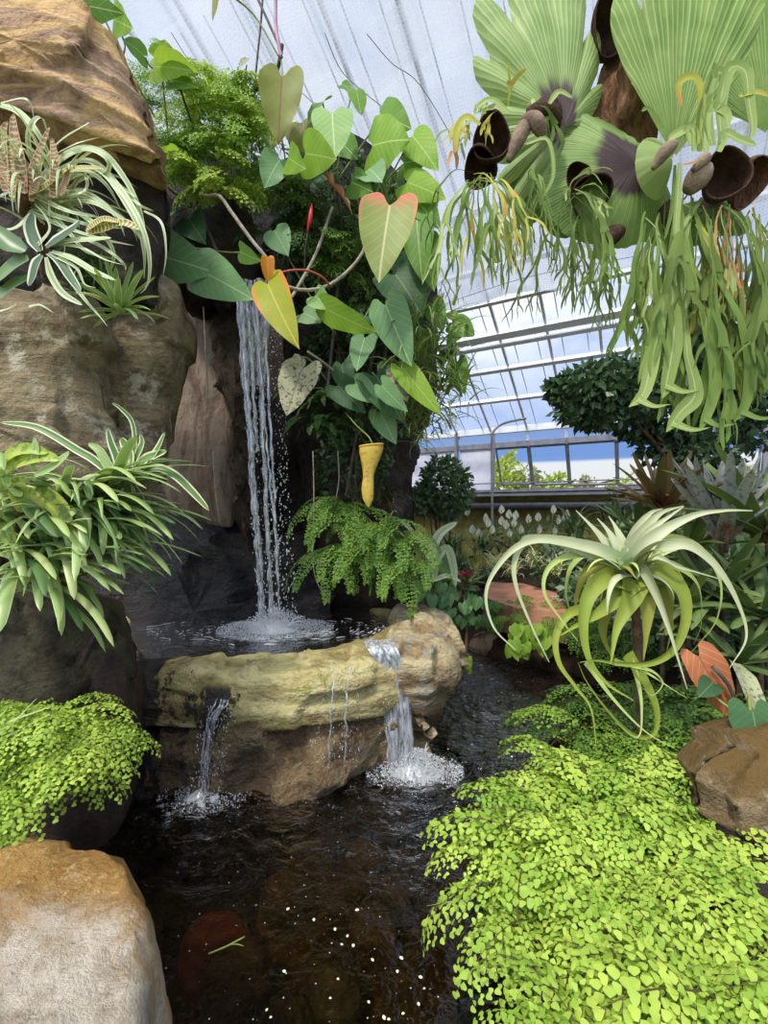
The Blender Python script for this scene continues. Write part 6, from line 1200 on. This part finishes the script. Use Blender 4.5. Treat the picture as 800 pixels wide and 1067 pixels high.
# dark grassy plants and low greenery on the far bank
for (x, y, d, n, L, m, lab) in ((470, 575, 6.1, 60, (.25, .45), STR3, 'dark grassy plant between the shrub and the spider plants'), (505, 570, 6.4, 50, (.2, .4), BDG2, 'dark bromeliad-like tuft under the white flowers'), (545, 566, 6.3, 50, (.2, .4), STR3, 'dark tuft under the middle white flowers'), (600, 552, 6.0, 40, (.3, .5), BDG2, 'dark leafy tuft behind the air plant at its upper left'), (640, 540, 5.2, 40, (.3, .5), BDG2, 'dark leafy tuft directly behind the top of the air plant')):
    grassy('grassy_plant', lab, at(x, y, d), n, L, (.012, .022), m, e0=(.4, 1.4), droop=(.5, 1.8), jit=.06)
RBR = leaf_mat('red_bract', hexc(206, 60, 84), hexc(166, 44, 66), trans=.25, rough=.4, nsc=6)
p = at(485, 607, 4.0)
t = broms('red_bromeliad', 'small bromeliad with a crimson heart at the far pond edge', p, 22, (.08, .20), (.012, .018), [BDG2, BDG], e=(.0, .8), droop=(.2, .8), stem=V3(p[0], p[1], .2))
for i in range(14):
    a = i*2.4; P, s = arch(p+V3(0, -.03, .05), a, U(.06, .1), .3+.9*(1-i/14), .4, 8); k = MB(); strap(k, P, w_strap(.014, .7, 3), s, .4, U(0, 1), 3); k.build('red_leaf', RBR, t)
t = thing('silver_strap_plant', at(452, 600, 3.9), 'two pale arching strap leaves rising beside the draped green fern', 'plant')
PSL = leaf_mat('pale_strap', hexc(206, 214, 180), hexc(176, 190, 148), rib=hexc(150, 168, 124), rib_w=.3, trans=.22, nsc=6)
for pts, w in (([(448, 596), (450, 575), (458, 556), (476, 544)], .040), ([(452, 604), (456, 580), (466, 572), (472, 590), (474, 612)], .038), ([(446, 600), (440, 570), (428, 552), (414, 540)], .02), ([(448, 606), (466, 600), (480, 606)], .02)): lp(t, pts, w, PSL, 3.85, ws)
k = MB(); tube(k, spline([at(452, 650, 4.0), at(450, 620, 3.95), at(450, 600, 3.88)], 8), .022, 7); k.build('stem', BARK, t)
t = thing('striped_tuft', at(400, 515, 3.8), 'tuft of purple-green narrow leaves just right of the yellow pitcher', 'plant'); k = MB()
for i in range(46): P, s = arch(at(402, 520, 3.75)+rng.normal(size=3)*.03, U(-PI, .6), U(.16, .3), U(-.2, 1.2), U(.5, 1.6), 10); strap(k, P, w_taper(U(.008, .014)), s, .3, U(0, 1), 3)
k.build('foliage', leaf_mat('purple_green_leaf', hexc(96, 88, 66), hexc(60, 66, 46), trans=.2, nsc=5), t)
grassy('striped_tuft', 'pale striped tuft below the yellow pitcher, over the draped fern', at(396, 560, 3.6), 26, (.16, .32), (.010, .016), SPD, az=(-PI, .4), e0=(.2, 1.2), droop=(.8, 2.0), jit=.04)
HL = leaf_mat('heart_creeper_leaf', hexc(110, 150, 80), hexc(74, 116, 62), rib=hexc(150, 180, 116), trans=.28, rough=.4, nsc=4)
def hearts(label, cx, cy, d, rx, ry, n, size, mat):
    b = at(cx, cy+ry*.8, d+.1); t = thing('trailing_plant', b, label, 'trailing plant'); k = MB()
    for i in range(n):
        p = at(cx+U(-rx, rx), cy+U(-ry, ry), d+U(-.1, .08)); L = size*U(.7, 1.2); heart(k, frame_mat(p, V3(U(-.6, .6), U(-.6, .1), -1), V3(U(-.4, .4), -1, U(.2, .9))), L, L*.85, U(.2, .7), .2, .02, .2, U(0, 1))
    k.build('foliage', mat, t); k = MB()
    for i in range(5): e = at(cx+U(-rx, rx), cy+U(-ry, ry), d); tube(k, spline([b, (b+e)/2+V3(0, .03, .04), e], 10), .005, 5)
    k.build('stem', GREENSTALK, t)
hearts('trailing heart-leaved plant between the draped fern and the red bromeliad', 452, 610, 3.95, 16, 34, 46, .11, LM['blue'])
hearts('trailing heart-leaved plant above the ledge end block', 470, 632, 4.0, 28, 16, 50, .09, HL)
hearts('bright small-leaved creeper at the far water edge', 475, 690, 3.9, 14, 10, 26, .06, LM['bright'])
hearts('leafy creeper under the spider plants at the pond edge', 520, 640, 4.9, 22, 14, 40, .08, HL)
hearts('bright broad-leaved ground plant under the left arch of the air plant', 552, 664, 4.2, 20, 14, 34, .11, LM['bright'])
# low dark leafy cover on the far and right banks
for (x, y, d, rx, n, m, lab) in ((462, 596, 5.6, 36, 500, SHR, 'low dark ground cover behind the red bromeliad'), (600, 590, 5.6, 40, 600, SHR, 'low dark ground cover beyond the pond under the spider plants'), (640, 620, 4.6, 60, 800, SHR, 'low dark ground cover behind the air plant'), (720, 650, 3.3, 70, 900, SHR, 'dark ground cover between the right bromeliads'), (780, 600, 3.3, 60, 900, SHR, 'dark leaf mass behind the right bromeliads'), (700, 560, 4.0, 70, 900, SHR, 'dark leaf mass behind the reddish bromeliad'), (560, 572, 7.3, 120, 700, SHR, 'low dark planting along the foot of the far wall')):
    p = at(x, y, d); bush('ground_cover', p, (rx*d/F, .22, 26*d/F), n, .09, m, lab, 'ground cover', None, 4, p[2]-24*d/F)
# =================== small things on and in the pond
PET = plain_mat('pale_petal', hexc(238, 236, 214), hexc(214, 214, 170), .6)
spots = [(438, 1018), (442, 1030), (436, 1046), (420, 1056), (400, 1060), (414, 1012), (362, 975), (356, 984), (368, 985), (349, 968), (300, 947), (282, 1060), (278, 1052), (405, 1062), (388, 1000), (344, 1040), (327, 958), (372, 948), (352, 1020), (384, 1044), (418, 998), (296, 1012)]
for i, (x, y) in enumerate(spots):
    p = onz(x, y, .010); a = U(0, 2*PI); k = MB(); L = U(.008, .016); dr = V3(math.cos(a), math.sin(a), 0)
    strap(k, spline([p-dr*L/2, p+V3(0, 0, .002), p+dr*L/2], 8), w_lance(L*.32, .5), V3(-dr[1], dr[0], 0), .25, U(0, 1), 3); tag(k.build('petal', PET), 'tiny pale petal floating among others on the dark pond near the bottom edge', 'petal', 'petals floating on the pond')
def stone(x, y, r, mat, lab, z=-.30, ky=.8):
    p = onz(x, y, z); pl = [(p[0]+r*math.cos(a)*U(.85, 1.15), p[1]+r*ky*math.sin(a)*U(.85, 1.15)) for a in np.linspace(0, 2*PI, 11)[:-1]]
    rock(prism(pl, [(.02, -.5), (.01, z-.02), (-.03, z+.05), (-.05, z+.06)], 70, 10, None, crown=.03, amp=.02, sc=7, seed=int(x)), mat, lab, 'stone', 'stone')
stone(226, 976, .13, plain_mat('orange_stone', hexc(206, 120, 84), hexc(170, 92, 62), .8, .2, 9, .4), 'orange-brown stone under the water near the boulder')
GST = plain_mat('grey_stone', hexc(150, 146, 136), hexc(104, 98, 86), .8, .2, 9, .4)
TST = plain_mat('tan_stone', hexc(156, 132, 92), hexc(116, 96, 64), .8, .2, 9, .4)
for (x, y, r, m, lab) in ((345, 1030, .11, GST, 'grey stone under the water at the bottom of the frame'), (300, 1056, .09, GST, 'small grey stone under water left of the petals'), (300, 930, .12, TST, 'tan stone under the middle of the pond'), (390, 960, .10, TST, 'tan stone under the water near the right fern'), (410, 930, .08, TST, 'small tan stone under water close to the right bank'), (250, 1010, .12, TST, 'brown stone under water beside the boulder'), (380, 890, .10, TST, 'tan stone under water below the right splash')): stone(x, y, r, m, lab)
k = MB(); tube(k, spline([onz(217, 994, .012), onz(236, 986, .016), onz(255, 976, .012)], 10), .003, 5); tube(k, spline([onz(240, 984, .014), onz(248, 984, .02), onz(254, 986, .012)], 6), .002, 4); tag(k.build('floating_twig', GREENSTALK), 'thin greenish twig floating beside the orange stone', 'twig')
k = MB(); strap(k, spline([onz(490, 938, .10), onz(470, 940, .06), onz(444, 944, .012)], 14), w_taper(.006), cup=.3, normal=V3(0, 0, 1)); tag(k.build('floating_grass', STR1), 'single grass blade reaching from the right fern over the water', 'grass blade')

# more planting on the right bank
for (x, y, z, n, L, m, lab) in ((2.3, 2.0, .45, 22, (.35, .55), BDG, 'green bromeliad on the bank right of the mossy rock'), (2.7, 2.7, .5, 22, (.35, .55), BDG2, 'dark bromeliad further along the right bank'), (2.6, 3.6, .5, 22, (.4, .6), BDG, 'tall green bromeliad at the back of the right bank')):
    broms('bromeliad', lab, V3(x, y, z), n, L, (.03, .042), m, stem=V3(x, y, .28))
for (x, y, lab) in ((1.75, 1.25, 'maidenhair fern at the right end of the bank'), (2.0, 1.75, 'fern beside the mossy rock on the right bank')):
    fern(lab, [(x, y, .4), (x+.25, y+.1, .4), (x+.1, y-.2, .4)], 36, KM, (.7, 1.0), jit=.06)
for (x, y, lab) in ((2.6, 2.3, 'low leafy cover on the right bank'), (3.2, 3.2, 'low leafy cover at the back of the right bank'), (3.4, 4.6, 'leafy cover by the right end of the far wall')):
    bush('ground_cover', V3(x, y, .48), (.7, .6, .2), 1400, .1, SHR, lab, 'ground cover', None, 5, .25)
